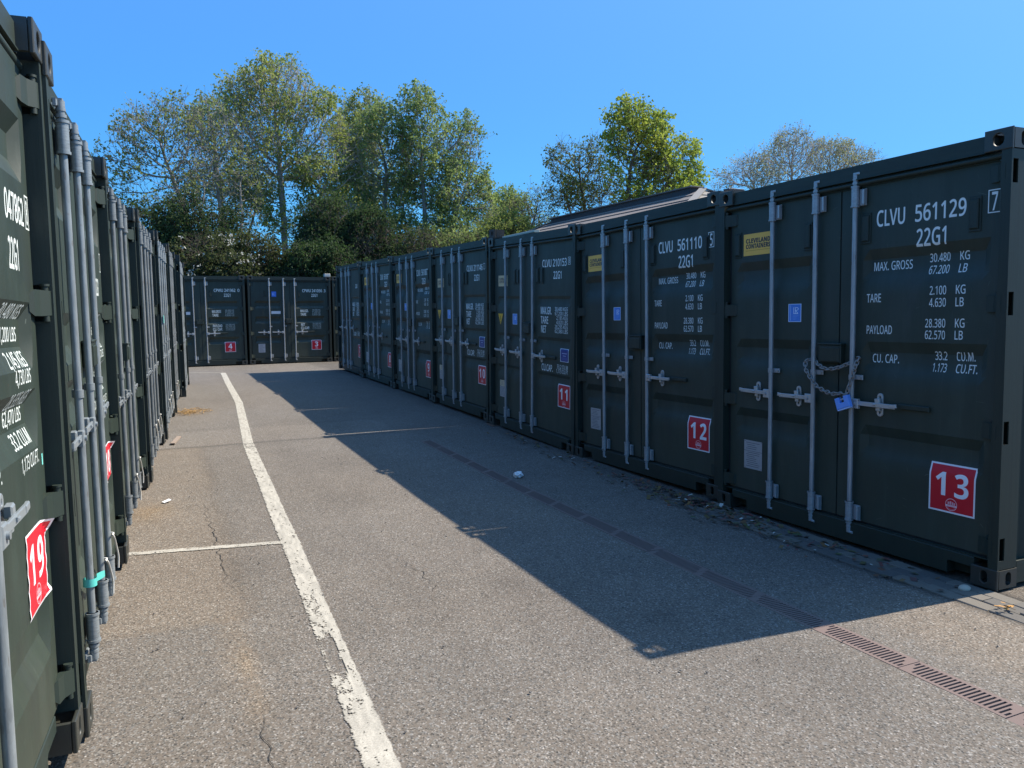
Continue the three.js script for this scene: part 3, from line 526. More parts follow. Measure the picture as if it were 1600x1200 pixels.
const lrMat = stk(canvasTex(128, 192, (g, w, h) => {
  g.fillStyle = 'rgb(210,226,244)'; g.fillRect(0, 0, w, h); g.fillStyle = 'rgb(74,134,218)'; g.fillRect(6, 6, w - 12, h - 12);
  g.strokeStyle = 'rgb(215,230,248)'; g.lineWidth = 3; g.beginPath(); g.moveTo(22, 14); g.lineTo(22, h - 14); g.stroke();
  g.lineWidth = 6; g.beginPath(); g.moveTo(54, 36); g.lineTo(54, 104); g.lineTo(92, 104); g.stroke(); g.beginPath(); g.moveTo(70, 104); g.lineTo(70, 40); g.lineTo(86, 40); g.arc(84, 54, 14, -1.4, 1.5); g.lineTo(72, 70); g.lineTo(96, 104); g.stroke();
  g.lineWidth = 2; g.globalAlpha = 0.6; for (let i = 0; i < 4; i++) { g.beginPath(); g.moveTo(46, 122 + i * 14); g.lineTo(100 - i * 9, 122 + i * 14); g.stroke(); }
}), 0.35);
const blueFlat = stk(canvasTex(64, 64, (g, w) => { g.fillStyle = 'rgb(64,110,205)'; g.fillRect(0, 0, w, w); g.strokeStyle = 'rgb(150,180,235)'; g.lineWidth = 3; for (let i = 1; i < 4; i++) { g.beginPath(); g.moveTo(8, i * 16); g.lineTo(56, i * 16); g.stroke(); } g.fillStyle = 'rgb(150,180,235)'; g.fillRect(12, 22, 14, 20); }), 0.4);
const navyMat = stk(canvasTex(128, 160, (g, w, h) => { g.fillStyle = 'rgb(205,212,226)'; g.fillRect(0, 0, w, h); g.fillStyle = 'rgb(30,52,128)'; g.beginPath(); g.moveTo(16, 6); g.lineTo(w - 16, 6); g.lineTo(w - 7, 16); g.lineTo(w - 7, h - 16); g.lineTo(w - 16, h - 6); g.lineTo(16, h - 6); g.lineTo(7, h - 16); g.lineTo(7, 16); g.closePath(); g.fill(); g.fillStyle = 'rgba(190,205,235,0.85)'; g.fillRect(26, 54, 76, 8); g.fillRect(40, 84, 48, 7); g.fillStyle = 'rgba(150,170,215,0.5)'; for (let i = 0; i < 4; i++) g.fillRect(24, 106 + i * 9, 80, 3); }), 0.4);
const warnMat = stk(canvasTex(64, 64, (g, w) => { g.fillStyle = 'rgb(232,178,40)'; g.fillRect(0, 0, w, w); g.fillStyle = 'rgb(70,55,20)'; g.fillRect(29, 12, 6, 24); g.fillRect(29, 42, 6, 6); }), 0.45);
const plateTex = top2 => canvasTex(128, 160, (g, w, h) => { g.fillStyle = 'rgb(176,176,178)'; g.fillRect(0, 0, w, h); if (top2) { g.fillStyle = 'rgb(214,200,170)'; g.fillRect(0, 0, w, h * 0.36); } g.fillStyle = 'rgba(70,72,80,0.7)'; for (let i = 0; i < 13; i++) if (i !== 4) g.fillRect(14 + (i % 3) * 5, 12 + i * 11, 96 - ((i * 37) % 44), 3); g.fillStyle = 'rgba(90,90,95,0.6)'; g.fillRect(0, 58, w, 3); for (const [a, b] of [[6, 6], [w - 6, 6], [6, h - 6], [w - 6, h - 6]]) { g.beginPath(); g.arc(a, b, 3, 0, 7); g.fill(); } });
const plateMat = new THREE.MeshStandardMaterial({ map: plateTex(false), roughness: 0.5, metalness: 0.35 }), plateMat2 = new THREE.MeshStandardMaterial({ map: plateTex(true), roughness: 0.5, metalness: 0.3 });
const whitePlate = mat([0.62, 0.64, 0.66], 0.5), tealTape = mat([0.10, 0.52, 0.46], 0.45), tealDot = mat([0.25, 0.80, 0.72], 0.4);

// a thin sheet stuck to the door: follows its troughs; warp moves the corners a little
function sheet(T, side, x0, x1, y0, y1, lift = 0.0018, nx = 8, ny = 14, warp) {
  const pos = [], uv = [], idx = [];
  for (let j = 0; j <= ny; j++) for (let i = 0; i <= nx; i++) {
    const u = i / nx, v = j / ny; let x = lerp(x0, x1, u), y = lerp(y0, y1, v), z = doorSurf(T, side, x, y) + lift;
    if (warp) { const [a, b, c] = warp(u, v); x += a; y += b; z += c; }
    pos.push(x, y, z); uv.push(u, v);
    if (i < nx && j < ny) { const a = j * (nx + 1) + i; idx.push(a, a + 1, a + nx + 2, a, a + nx + 2, a + nx + 1); }
  }
  const g = new THREE.BufferGeometry(); g.setAttribute('position', new THREE.Float32BufferAttribute(pos, 3)); g.setAttribute('uv', new THREE.Float32BufferAttribute(uv, 2)); g.setIndex(idx);
  return toCreasedNormals(g, 0.3);
}
function triSheet(T, x0, x1, y0, y1) {
  const g = new THREE.BufferGeometry(), z = DZ + 0.003;
  g.setAttribute('position', new THREE.Float32BufferAttribute([x0, y1, z, (x0 + x1) / 2, y0, z, x1, y1, z], 3)); g.setAttribute('uv', new THREE.Float32BufferAttribute([0, 1, 0.5, 0, 1, 1], 2)); g.computeVertexNormals(); return g;
}
const BOXES = {};
const GR = 'dark green shipping containers in the right-hand row', GL = 'dark green shipping containers in the left-hand row', GB = 'dark green shipping containers across the end of the yard';
function makeContainer(o) {
  const T = { ...TYPES[o.type], ...(o.over || {}) };
  const g = new THREE.Group(); g.name = numbered('shipping_container'); scene.add(g);
  tag(g, o.label, 'shipping container', o.group);
  g.rotation.order = 'YXZ'; g.rotation.y = o.turn; g.rotation.z = o.roll;
  const sx = o.sx ?? 1, off = new THREE.Vector3(CW / 2 * sx, 0, 0).applyEuler(g.rotation); g.scale.x = sx;
  g.position.set(o.bl[0], o.bl[1], o.bl[2]).add(off);
  const bm = bodyMats[o.tone ?? 0];
  CASTS.forEach((c, i) => part('corner_casting', c, castMat, g));
  for (const [n, ge] of frameParts) { const m = part(n, ge, bm, g); if (o.type === 'D' && (n === 'door_header' || n === 'door_sill')) m.position.z = n === 'door_header' ? -0.034 : -0.040; }
  for (const s of ['L', 'R']) {
    const door = part('door', doorGeo(o.type, s), s === 'R' ? (o.rightMat || plainR) : plainL[(o.tone ?? 0) % 3], g);
    part('gasket', gasketGeo[s], rubber, door);
    for (const y of HINGE_Y) part('hinge', hingeG[s], bm, door).position.y = y;
    for (const vx of T.vents[1]) if ((vx > 0) === (s === 'R')) { const v = part('vent_cover', ventGeo, bm, door); v.position.set(vx, T.vents[0], DZ + 0.010); }
  }
  T.rods.forEach((rx, i) => {
    const rod = part('locking_rod', rodGeo, o.old ? galvOld : o.group === GL ? galv : galvNew, g); rod.position.set(rx, 0, RZ); const rm = rod.material;
    part('rod_bracket', FIT.top, rm, rod); part('rod_bracket', FIT.bottom, rm, rod); part('rod_guide', FIT.guide, rm, rod).position.y = T.hy - 0.98 + rr(-0.01, 0.01);
    part('rod_cam', FIT.camT, rm, rod); part('rod_cam', FIT.camB, rm, rod);
    const dir = rx > 0 && i >= T.rods.length / 2 ? 1 : -1, len = dir > 0 ? 0.35 : 0.32;
    const h = part('door_handle', FIT.h[`${dir},${len}`], rm === galvNew ? handleMat : rm, g); h.position.set(rx, T.hy, RZ); h.rotation.z = rr(-0.012, 0.012);
    const c = part('handle_clip', FIT.clip, h.material, h); c.position.set(dir * (dir > 0 ? 0.21 : 0.165), 0.004, -0.012);
    if (dir > 0 && !o.noGrip) part('handle_grip', gripGeo, bm, g).position.set(rx + 0.47, T.hy + 0.008, DZ + 0.012);
  });
  if (o.lockBox !== false) part('lock_box', lockBoxGeo, bm, g).position.set(T.box ?? -0.045, T.hy + 0.33, DZ + 0.025);
  const side = x => x > 0 ? 'R' : 'L';
  for (const [name, m, x0, x1, y0, y1, label, warp] of o.stick || []) {
    const geo = m === warnMat ? triSheet(T, x0, x1, y0, y1) : sheet(T, side(x0), x0, x1, y0, y1, name === 'data_plate' ? 0.003 : 0.0018, warp ? 14 : 6, warp ? 20 : 14, warp);
    const s = part(name, geo, m, g); if (label) s.userData.label = label;
    if (warp) s.material.side = THREE.DoubleSide;
  }
  g.updateMatrixWorld(true);
  BOXES[o.id] = g;
  return g;
}
const RY = -Math.PI / 2, LY = Math.PI / 2, dg = Math.PI / 180, CY = 1.62;
const numA = n => ['number_sticker', numberMat(n), 0.728, 1.032, 0.37, 0.668, 'red square sticker with a white number'];
const numB = n => ['number_sticker', numberMat(n), 0.732, 1.03, 0.495, 0.768, 'red square sticker with a white number'];
const stA = (sign = true) => [...(sign ? [['company_sign', signMat, -0.985, -0.66, 2.06, 2.23, 'yellow sign with dark lettering']] : []), ['inspection_label', lrMat, -0.486, -0.357, 1.533, 1.667, 'small blue label'], ['data_plate', plateMat, -0.957, -0.75, 0.35, 0.58, 'grey metal data plate']];
const stB = [['company_sign', signPale, -1.0, -0.70, 1.93, 2.075, 'faded beige sign'], ['warning_label', warnMat, -1.01, -0.85, 1.41, 1.56, 'yellow triangle label'], ['inspection_label', lrMat, -0.54, -0.40, 1.427, 1.567, 'small blue label'], ['owner_label', navyMat, 0.785, 0.985, 1.035, 1.19, 'dark blue label with a pale border'], ['data_plate', plateMat2, -0.958, -0.75, 0.42, 0.65, 'metal data plate']];
makeContainer({ id: '13', type: 'A', bl: [4.286, CY - 1.678, -5.26], turn: RY + 0.13 * dg, roll: 0.96 * dg, tone: 0, group: GR, label: 'dark green shipping container with red number 13, nearest of the right-hand row', rightMat: lettersA('CLVU 561129', '7', 1024, 1), stick: [...stA(), numA('13')] });
makeContainer({ id: '12', sx: 1.0185, type: 'A', bl: [4.286, CY - 1.697, -7.751], turn: RY + 0.39 * dg, roll: 1.04 * dg, tone: 1, group: GR, label: 'dark green shipping container with red number 12 between containers 11 and 13', rightMat: lettersA('CLVU 561110', '5', 1024, 2, 0.95, 1.005), stick: [...stA(), numA('12')] });
makeContainer({ id: '11', sx: 1.0225, type: 'B', bl: [4.281, CY - 1.648, -10.257], turn: RY - 0.16 * dg, roll: -0.95 * dg, tone: 2, group: GR, label: 'dark green shipping container with red number 11, raised on a packer at one corner', rightMat: lettersB('CLVU 210153', '8', 1024, 3, 1.05), stick: [...stB, numB('11')] });
makeContainer({ id: '10', sx: 1.0165, type: 'B', bl: [4.271, CY - 1.602, -12.757], turn: RY + 0.03 * dg, roll: -0.5 * dg, tone: 0, group: GR, label: 'dark green shipping container with red number 10 and serial CLVU 211146', rightMat: lettersB('CLVU 211146', '', 1024, 4), stick: [...stB, numB('10')] });
makeContainer({ id: '9', sx: 1.018, type: 'A', bl: [4.292, CY - 1.588, -15.245], turn: RY - 0.33 * dg, roll: -0.09 * dg, tone: 1, group: GR, label: 'dark green shipping container with red number 9 in the right-hand row', rightMat: lettersA('CLVU 561087', '', 512, 5, 0.95), stick: [...stA(), numA('9')] });
makeContainer({ id: '8', sx: 1.017, type: 'A', bl: [4.266, CY - 1.556, -17.731], turn: RY + 0.39 * dg, roll: -0.57 * dg, tone: 0, group: GR, label: 'dark green shipping container with red number 8 near the far end of the right-hand row', rightMat: lettersA('CLVU 561097', '', 512, 6), stick: [...stA(), numA('8')] });
makeContainer({ id: '7', sx: 1.013, type: 'B', over: { vents: [2.05, []] }, bl: [4.274, CY - 1.534, -20.206], turn: RY - 0.29 * dg, roll: -0.24 * dg, tone: 1, group: GR, label: 'dark green shipping container at the far end of the right-hand row', rightMat: lettersB('', '', 512, 7), stick: [['number_sticker', numberMat('7'), 0.732, 1.03, 0.40, 0.70, 'red square sticker'], ['data_plate', plateMat2, -0.958, -0.75, 0.42, 0.65]] });
const stC = [['inspection_label', blueFlat, -0.533, -0.40, 1.98, 2.135, 'small blue label'], ['white_label', whitePlate, -0.555, -0.285, 1.474, 1.556, 'pale strip-shaped plate'], ['data_plate', plateMat, -0.954, -0.761, 0.335, 0.59, 'grey metal data plate']];
const numC = n => ['number_sticker', numberMat(n), 0.609, 0.908, 0.38, 0.674, 'red square sticker with a white number'];
makeContainer({ id: '3', type: 'C', bl: [2.535, CY - 1.622, -24.26], turn: 2.2 * dg, roll: -0.32 * dg, tone: 1, group: GB, label: 'dark green shipping container with red number 3 at the end of the yard', rightMat: lettersC('CPWU 241056', '3', ['MAX.GR.', 'TARE', 'NET', 'CU.CAP.'], 512, 8), stick: [...stC, numC('3')] });
makeContainer({ id: '4', type: 'C', bl: [0.04, CY - 1.625, -24.171], turn: 2.2 * dg, roll: 0, tone: 0, group: GB, label: 'dark green shipping container with red number 4, half hidden by the left-hand row', rightMat: lettersC('CPWU 241962', '0', ['MAX.GROSS', 'TARE', 'PAYLOAD', 'CU. CAP.'], 512, 9), stick: [...stC, numC('4')] });
makeContainer({ id: '2', type: 'C', bl: [5.03, CY - 1.63, -24.36], turn: 2.2 * dg, roll: 0, tone: 0, group: GB, label: 'dark green container glimpsed between container 3 and the right-hand row', stick: [] });
// left-hand row; the number 19 sticker curls at its corners
const curl = (u, v) => { const c1 = Math.max(0, u + v - 1.78), c2 = Math.max(0, u - v - 0.86), w = 0.0022 * Math.sin(v * 15 + 1) * Math.abs(2 * u - 1); return [w - 0.03 * c1, -0.04 * c1 + 0.10 * c2, 0.16 * c1 + 0.10 * c2 + Math.abs(w)]; };
const D19 = lettersD('047862', '8', 1024, 10, 0.9);
makeContainer({ id: '19', type: 'D', bl: [-0.451, CY - 1.553, -0.863], turn: LY - 3.19 * dg, roll: -1.21 * dg, tone: 2, group: GL, label: 'dark green shipping container with red number 19, nearest on the left edge', rightMat: D19, stick: [['number_sticker', numberMat('19'), 0.745, 1.045, 0.605, 0.885, 'red square sticker with curling corners', curl], ['teal_sticker', tealDot, 1.082, 1.098, 1.06, 1.10, 'small teal dot']], noGrip: true });
makeContainer({ id: '18', type: 'D', over: { rods: [-0.66, -0.20, 0.22], hy: 1.09 }, bl: [-0.301, CY - 1.639, -3.313], turn: LY - 1.8 * dg, roll: -0.14 * dg, tone: 0, group: GL, label: 'dark green shipping container beside number 19, teal tape on its first rod', rightMat: lettersD('', '', 512, 11), stick: [['number_sticker', numberMat('18'), 0.70, 1.0, 0.545, 0.83, 'red square sticker with loose edges', curl]], noGrip: true });
makeContainer({ id: '17', type: 'D', over: { rods: [-0.62, -0.08, 0.30] }, bl: [-0.234, CY - 1.658, -5.76], turn: LY - 2.97 * dg, roll: -0.19 * dg, tone: 2, group: GL, label: 'dark green shipping container with a rust-streaked post, third of the left-hand row', old: true, noGrip: true });
makeContainer({ id: '16', type: 'D', over: { rods: [-0.76, -0.27, 0.12, 0.62] }, bl: [-0.08, CY - 1.653, -8.221], turn: LY - 3.41 * dg, roll: 0.29 * dg, tone: 1, group: GL, label: 'dark green shipping container with four locking rods, in the middle of the left-hand row', old: true, noGrip: true, lockBox: false });
makeContainer({ id: '15', type: 'D', over: { rods: [-0.76, -0.27, 0.27, 0.76] }, bl: [0.097, CY - 1.623, -10.69], turn: LY - 3.44 * dg, roll: 0.19 * dg, tone: 0, group: GL, label: 'dark green shipping container with a teal tag on its rods, in the left-hand row', noGrip: true });
makeContainer({ id: '14', type: 'D', bl: [0.269, CY - 1.589, -13.153], turn: LY - 3.38 * dg, roll: 0.46 * dg, tone: 2, group: GL, label: 'dark green shipping container second from the far end of the left-hand row', old: true, noGrip: true });
makeContainer({ id: '5', type: 'D', bl: [0.489, CY - 1.601, -15.631], turn: LY - 3.65 * dg, roll: -0.39 * dg, tone: 0, group: GL, label: 'dark green shipping container at the far end of the left-hand row, standing slightly forward', noGrip: true });
// a point on a container's door end, in world coordinates
const on = (id, x, y, z) => new THREE.Vector3(x, y, z).applyMatrix4(BOXES[id].matrixWorld);

// ------------------------------------------------------------------ chain and padlock on container 13
{
  const link = new THREE.TorusGeometry(0.0125, 0.0048, 6, 12).scale(1.55, 1, 1);
  const chain = thing('steel_chain', 'rusty steel chain looped round two locking rods of container 13', 'chain');
  const chainMat = mat([0.30, 0.27, 0.245], 0.55, 0.4);
  const p = (x, y, z) => on('13', x, y, z);
  const loop = [p(-0.21, 1.265, -0.045), p(-0.155, 1.235, -0.02), p(-0.06, 1.205, 0.0), p(0.04, 1.215, 0.0), p(0.115, 1.245, -0.02), p(0.155, 1.27, -0.048), p(0.20, 1.29, -0.03), p(0.205, 1.25, 0.0), p(0.19, 1.18, 0.012), p(0.165, 1.10, 0.018), p(0.140, 1.045, 0.020), p(0.095, 1.045, 0.018), p(0.03, 1.035, 0.012), p(-0.06, 1.05, 0.010), p(-0.14, 1.085, 0.008), p(-0.20, 1.14, 0.004), p(-0.25, 1.20, -0.004), p(-0.262, 1.25, -0.024)];
  const c = new THREE.CatmullRomCurve3(loop, true, 'centripetal'), len = c.getLength(), n = Math.round(len / 0.0285), X = new THREE.Vector3(1, 0, 0);
  for (let i = 0; i < n; i++) { const m = part('chain_link', link, chainMat, chain); m.position.copy(c.getPointAt(i / n)); const q = new THREE.Quaternion().setFromUnitVectors(X, c.getTangentAt(i / n)); m.quaternion.copy(q.multiply(new THREE.Quaternion().setFromAxisAngle(X, (i % 2) * Math.PI / 2 + 0.5 + rr(-0.2, 0.2)))); }
  const lock = new THREE.Group(); lock.name = numbered('padlock'); scene.add(lock); tag(lock, 'blue padlock with square shoulders hanging from the chain', 'padlock');
  lock.position.copy(p(0.125, 0.985, 0.024)); lock.quaternion.copy(BOXES['13'].quaternion).multiply(new THREE.Quaternion().setFromAxisAngle(new THREE.Vector3(0, 0, 1), 0.34));
  const s = new THREE.Shape(); const w = 0.054, h = 0.036; s.moveTo(-w, -h); s.lineTo(w, -h); s.lineTo(w, h); s.lineTo(0.022, h); s.lineTo(0.022, -0.004); s.lineTo(-0.026, -0.004); s.lineTo(-0.026, h); s.lineTo(-w, h); s.closePath();
  part('lock_body', new THREE.ExtrudeGeometry(s, { depth: 0.022, bevelEnabled: true, bevelThickness: 0.004, bevelSize: 0.004, bevelSegments: 2, steps: 1 }).translate(0, 0, -0.011), mat([0.16, 0.36, 0.86], 0.3), lock);
  part('shackle', new THREE.CylinderGeometry(0.0065, 0.0065, 0.075, 10).rotateZ(Math.PI / 2).translate(-0.002, 0.022, 0), mat([0.55, 0.56, 0.58], 0.3, 0.8), lock);
  part('base_rim', box(0.108, 0.008, 0.028, 0, -0.045, 0), mat([0.45, 0.60, 0.92], 0.35), lock);
}
// packers and loose things round the containers
{
  const rusty = mat([0.05, 0.043, 0.036], 0.85, 0, { bumpMap: smear, bumpScale: 0.003 });
  const spacer = (label, pos, q) => { const t = new THREE.Group(); t.name = numbered('spacer_block'); scene.add(t); tag(t, label, 'spacer block'); t.position.copy(pos); t.quaternion.copy(q);
    const f = rect(-0.08, -0.055, 0.08, 0.055); f.holes.push(stadium(0.02, 0, 0.055, 0.07)); part('block', merge([new THREE.ExtrudeGeometry(f, { depth: 0.03, bevelEnabled: true, bevelSize: 0.003, bevelThickness: 0.003, bevelSegments: 1, steps: 1 }).translate(0, 0, 0.05), box(0.16, 0.11, 0.12, 0, 0, -0.02)]), rusty, t); };
  spacer('rusty hollow spacer block on the top corner between containers 10 and 11', on('11', -1.12, CH + 0.056, -0.09), BOXES['11'].quaternion);
  const t2 = top('timber_packer', bevelBox(0.22, 0.07, 0.24, 0.006), mat([0.13, 0.075, 0.05], 0.9)); t2.position.copy(on('11', -1.12, -0.036, -0.08)); t2.quaternion.copy(BOXES['11'].quaternion); tag(t2, 'brown timber packer under the bottom corner of container 11', 'packer');
  const b = top('added_roof_strip', bevelBox(1.0, 0.03, 0.08, 0.004), mat([0.50, 0.47, 0.38], 0.8)); b.position.copy(on('11', -0.52, CH + 0.010, -0.16)); b.quaternion.copy(BOXES['11'].quaternion); b.rotateZ(0.018); tag(b, 'added pale strip standing for the sunlit roof edge of container 11', 'roof_strip');  // pale strip added for the sunlit roof that shows above the header
  const w = top('concrete_block', bevelBox(0.17, 0.09, 0.16, 0.008), mat([0.52, 0.50, 0.45], 0.9)); w.position.copy(on('3', 1.14, CH + 0.047, -0.12)); w.quaternion.copy(BOXES['3'].quaternion); tag(w, 'small pale block on the top corner of container 3', 'block');
}
{ // white cords tied between the rod ends of the left-hand row
  const cordMat = mat([0.62, 0.60, 0.55], 0.8);
  const cord = (id, x0, x1, y, label) => {
    const P = (x, yy, z) => on(id, x, yy, z), m = top('tied_cord', new THREE.TubeGeometry(new THREE.CatmullRomCurve3([P(x0 - 0.02, y, -0.005), P(x0, y + 0.004, 0.002), P(x0 + 0.025, y + 0.003, -0.012), P(lerp(x0, x1, 0.3), y - 0.05, -0.006), P(lerp(x0, x1, 0.5), y - 0.12, -0.004), P(lerp(x0, x1, 0.6), y - 0.19, 0.0), P(lerp(x0, x1, 0.62), y - 0.26, -0.004)]), 30, 0.0055, 6), cordMat);
    tag(m, label, 'cord', 'white cords tied to the locking rods of the left-hand row');
  };
  cord('18', -0.20, 0.22, 0.40, 'white cord tied to the middle rod of the container beside number 19');
  cord('18', 0.22, 0.60, 0.42, 'white cord hanging from the third rod of the container beside number 19');
  cord('17', -0.08, 0.30, 0.35, 'white cord tied to the middle rod of the container with the rusty post');
  cord('17', 0.30, 0.66, 0.42, 'white cord hanging from the third rod of the rusty-post container');
  [[-0.27, 0.12, 'second'], [0.12, 0.62, 'third'], [0.62, 0.9, 'fourth']].forEach(([a, b, w]) => cord('16', a, b, 0.42, `white cord tied to the ${w} rod of the four-rod left-hand container`));
  [[-0.27, 0.27, 'second'], [0.27, 0.76, 'third'], [0.76, 1.0, 'fourth']].forEach(([a, b, w]) => cord('15', a, b, 0.40, `white cord tied to the ${w} rod of the container with the teal tag`));
  [[-0.64, -0.19, 'first'], [-0.19, 0.24, 'middle']].forEach(([a, b, w]) => cord('14', a, b, 0.40, `white cord tied to the ${w} rod of the last but one left-hand container`));
  const tp = new THREE.Group(); tp.name = 'adhesive_tape'; scene.add(tp); tag(tp, 'teal tape wrapped round the first rod beside container 19', 'tape');
  tp.position.copy(on('18', -0.66, 0.44, RZ)); tp.quaternion.copy(BOXES['18'].quaternion);
  part('wrap', new THREE.CylinderGeometry(0.0275, 0.0285, 0.035, 14, 1, true), tealTape, tp);
  part('loose_end', (() => { const g = new THREE.PlaneGeometry(0.15, 0.035, 8, 1); const p = g.attributes.position; for (let i = 0; i < p.count; i++) { const u = p.getX(i) / 0.15 + 0.5; p.setXYZ(i, 0.02 + u * 0.12, p.getY(i) * (1 - 0.5 * u * u) + 0.01 - 0.02 * u * u, 0.026 + 0.025 * Math.sin(u * 2.4)); } g.computeVertexNormals(); return g; })(), new THREE.MeshStandardMaterial({ color: lin(0.10, 0.52, 0.46), roughness: 0.45, side: THREE.DoubleSide }), tp);
  const tg = top('teal_tag', bevelBox(0.04, 0.10, 0.006, 0.002), tealDot); tg.position.copy(on('15', -0.76, 1.50, 0.0)); tg.quaternion.copy(BOXES['15'].quaternion); tag(tg, 'teal tag on a locking rod of the left-hand row', 'tag');
}
{ // things lying on the ground
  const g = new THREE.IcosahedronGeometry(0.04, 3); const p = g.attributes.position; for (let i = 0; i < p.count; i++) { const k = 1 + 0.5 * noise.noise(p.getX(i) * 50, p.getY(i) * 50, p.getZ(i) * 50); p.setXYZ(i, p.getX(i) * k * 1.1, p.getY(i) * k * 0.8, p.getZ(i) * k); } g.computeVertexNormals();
  const paper = top('light_spot_lump', g, mat([0.82, 0.82, 0.82], 0.8)); paper.position.set(3.23, gy(-7) + 0.03, -7.0); tag(paper, 'added white lump standing for a spot of light on the shaded asphalt by the drain', 'litter');  // added white lump; stands for a bright spot of light on the shaded ground
  const scrap = top('paper_scrap', bevelBox(0.07, 0.006, 0.04, 0.002), mat([0.75, 0.74, 0.72], 0.8)); scrap.position.set(0.03, gy(-7.4) + 0.016, -7.45); scrap.rotation.set(0.1, 0.5, 0.15); tag(scrap, 'white paper scrap beside the rust stain', 'litter');
  const lath = top('wooden_lath', bevelBox(0.05, 0.016, 0.55, 0.003), mat([0.27, 0.21, 0.165], 0.85)); lath.position.set(0.19, gy(-10.6) + 0.018, -10.72); lath.rotation.y = -0.16; tag(lath, 'short brownish wooden lath lying by the left-hand containers', 'lath');
  // straw-coloured shavings
  const chips = []; for (let i = 0; i < 300; i++) { const a = rnd() * 6.3, r = rnd() * (1 + 0.7 * rnd()); const x = 0.47 + Math.cos(a) * r * 0.22, z = -13.35 + Math.sin(a) * r * 0.30; chips.push(box(rr(0.03, 0.09), 0.003, rr(0.004, 0.009)).rotateY(rnd() * 6).rotateZ(rr(-0.3, 0.3)).translate(x, gy(z) + 0.016 + rnd() * 0.015, z)); }
  const sh = top('wood_shavings', merge(chips), mat([0.40, 0.25, 0.10], 0.9), 'stuff'); sh.userData.label = 'orange wood shavings scattered by the left-hand containers';
  // dead leaves against the right row
  const lv = [], lc = [];
  for (let i = 0; i < 520; i++) { const z = rnd() < 0.6 ? -5.2 + (rnd() + rnd() - 1) * 1.6 : rr(-9.5, -2.9), x = 4.24 - Math.abs(rnd() + rnd() + rnd() - 1.5) * 0.34; const s = rr(0.012, 0.035); const q = new THREE.PlaneGeometry(s, s * rr(1, 1.9)).rotateX(-Math.PI / 2 + rr(-0.6, 0.6)).rotateY(rnd() * 6).translate(x, gy(z) + 0.014 + rnd() * 0.012, z); lv.push(q); const c = rnd() < 0.06 ? [0.5, 0.48, 0.42] : [rr(0.06, 0.2), rr(0.045, 0.11), rr(0.03, 0.05)]; for (let k = 0; k < 6; k++) lc.push(...c); }
  const lg = merge(lv); lg.setAttribute('color', new THREE.Float32BufferAttribute(lc, 3));
  const ll = top('leaf_litter', lg, new THREE.MeshStandardMaterial({ vertexColors: true, roughness: 0.95, side: THREE.DoubleSide }), 'stuff'); ll.userData.label = 'dead leaves and grit along the foot of the right-hand containers';
  // loose grit and pebbles
  const gr = []; const peb = new THREE.IcosahedronGeometry(1, 0);
  for (let i = 0; i < 150; i++) { const z = -rr(2.2, 9), x = rr(-0.1, 4.0), s = rr(0.003, 0.007); gr.push(peb.clone().scale(s * rr(0.8, 1.5), s * 0.8, s).rotateY(rnd() * 6).translate(x, gy(z) + 0.006 + s * 0.4, z)); }
  const pg = top('loose_grit', merge(gr), mat([0.13, 0.12, 0.11], 0.95), 'stuff'); pg.userData.label = 'loose grit scattered over the asphalt';
  const st = top('pebble', mirror(new THREE.DodecahedronGeometry(0.03, 1), 1.3, 0.7, 1), mat([0.42, 0.38, 0.30], 0.9)); st.position.set(4.17, gy(-2.95) + 0.018, -2.93); tag(st, 'pale stone at the foot of container 13', 'stone');
  const dl = []; for (let i = 0; i < 9; i++) dl.push(new THREE.CircleGeometry(rr(0.010, 0.018), 5).scale(1.4, 0.7, 1).rotateX(-1.2 + rr(-0.6, 0.6)).rotateY(rnd() * 6).translate(4.06 + rr(-0.04, 0.04), gy(-2.6) + 0.025 + rnd() * 0.02, -2.62 + rr(-0.04, 0.04)));
  const lf = top('dry_leaf_cluster', merge(dl), new THREE.MeshStandardMaterial({ color: lin(0.42, 0.22, 0.06), roughness: 0.9, side: THREE.DoubleSide })); tag(lf, 'dry orange leaf cluster on the paving by container 13', 'leaves');
}

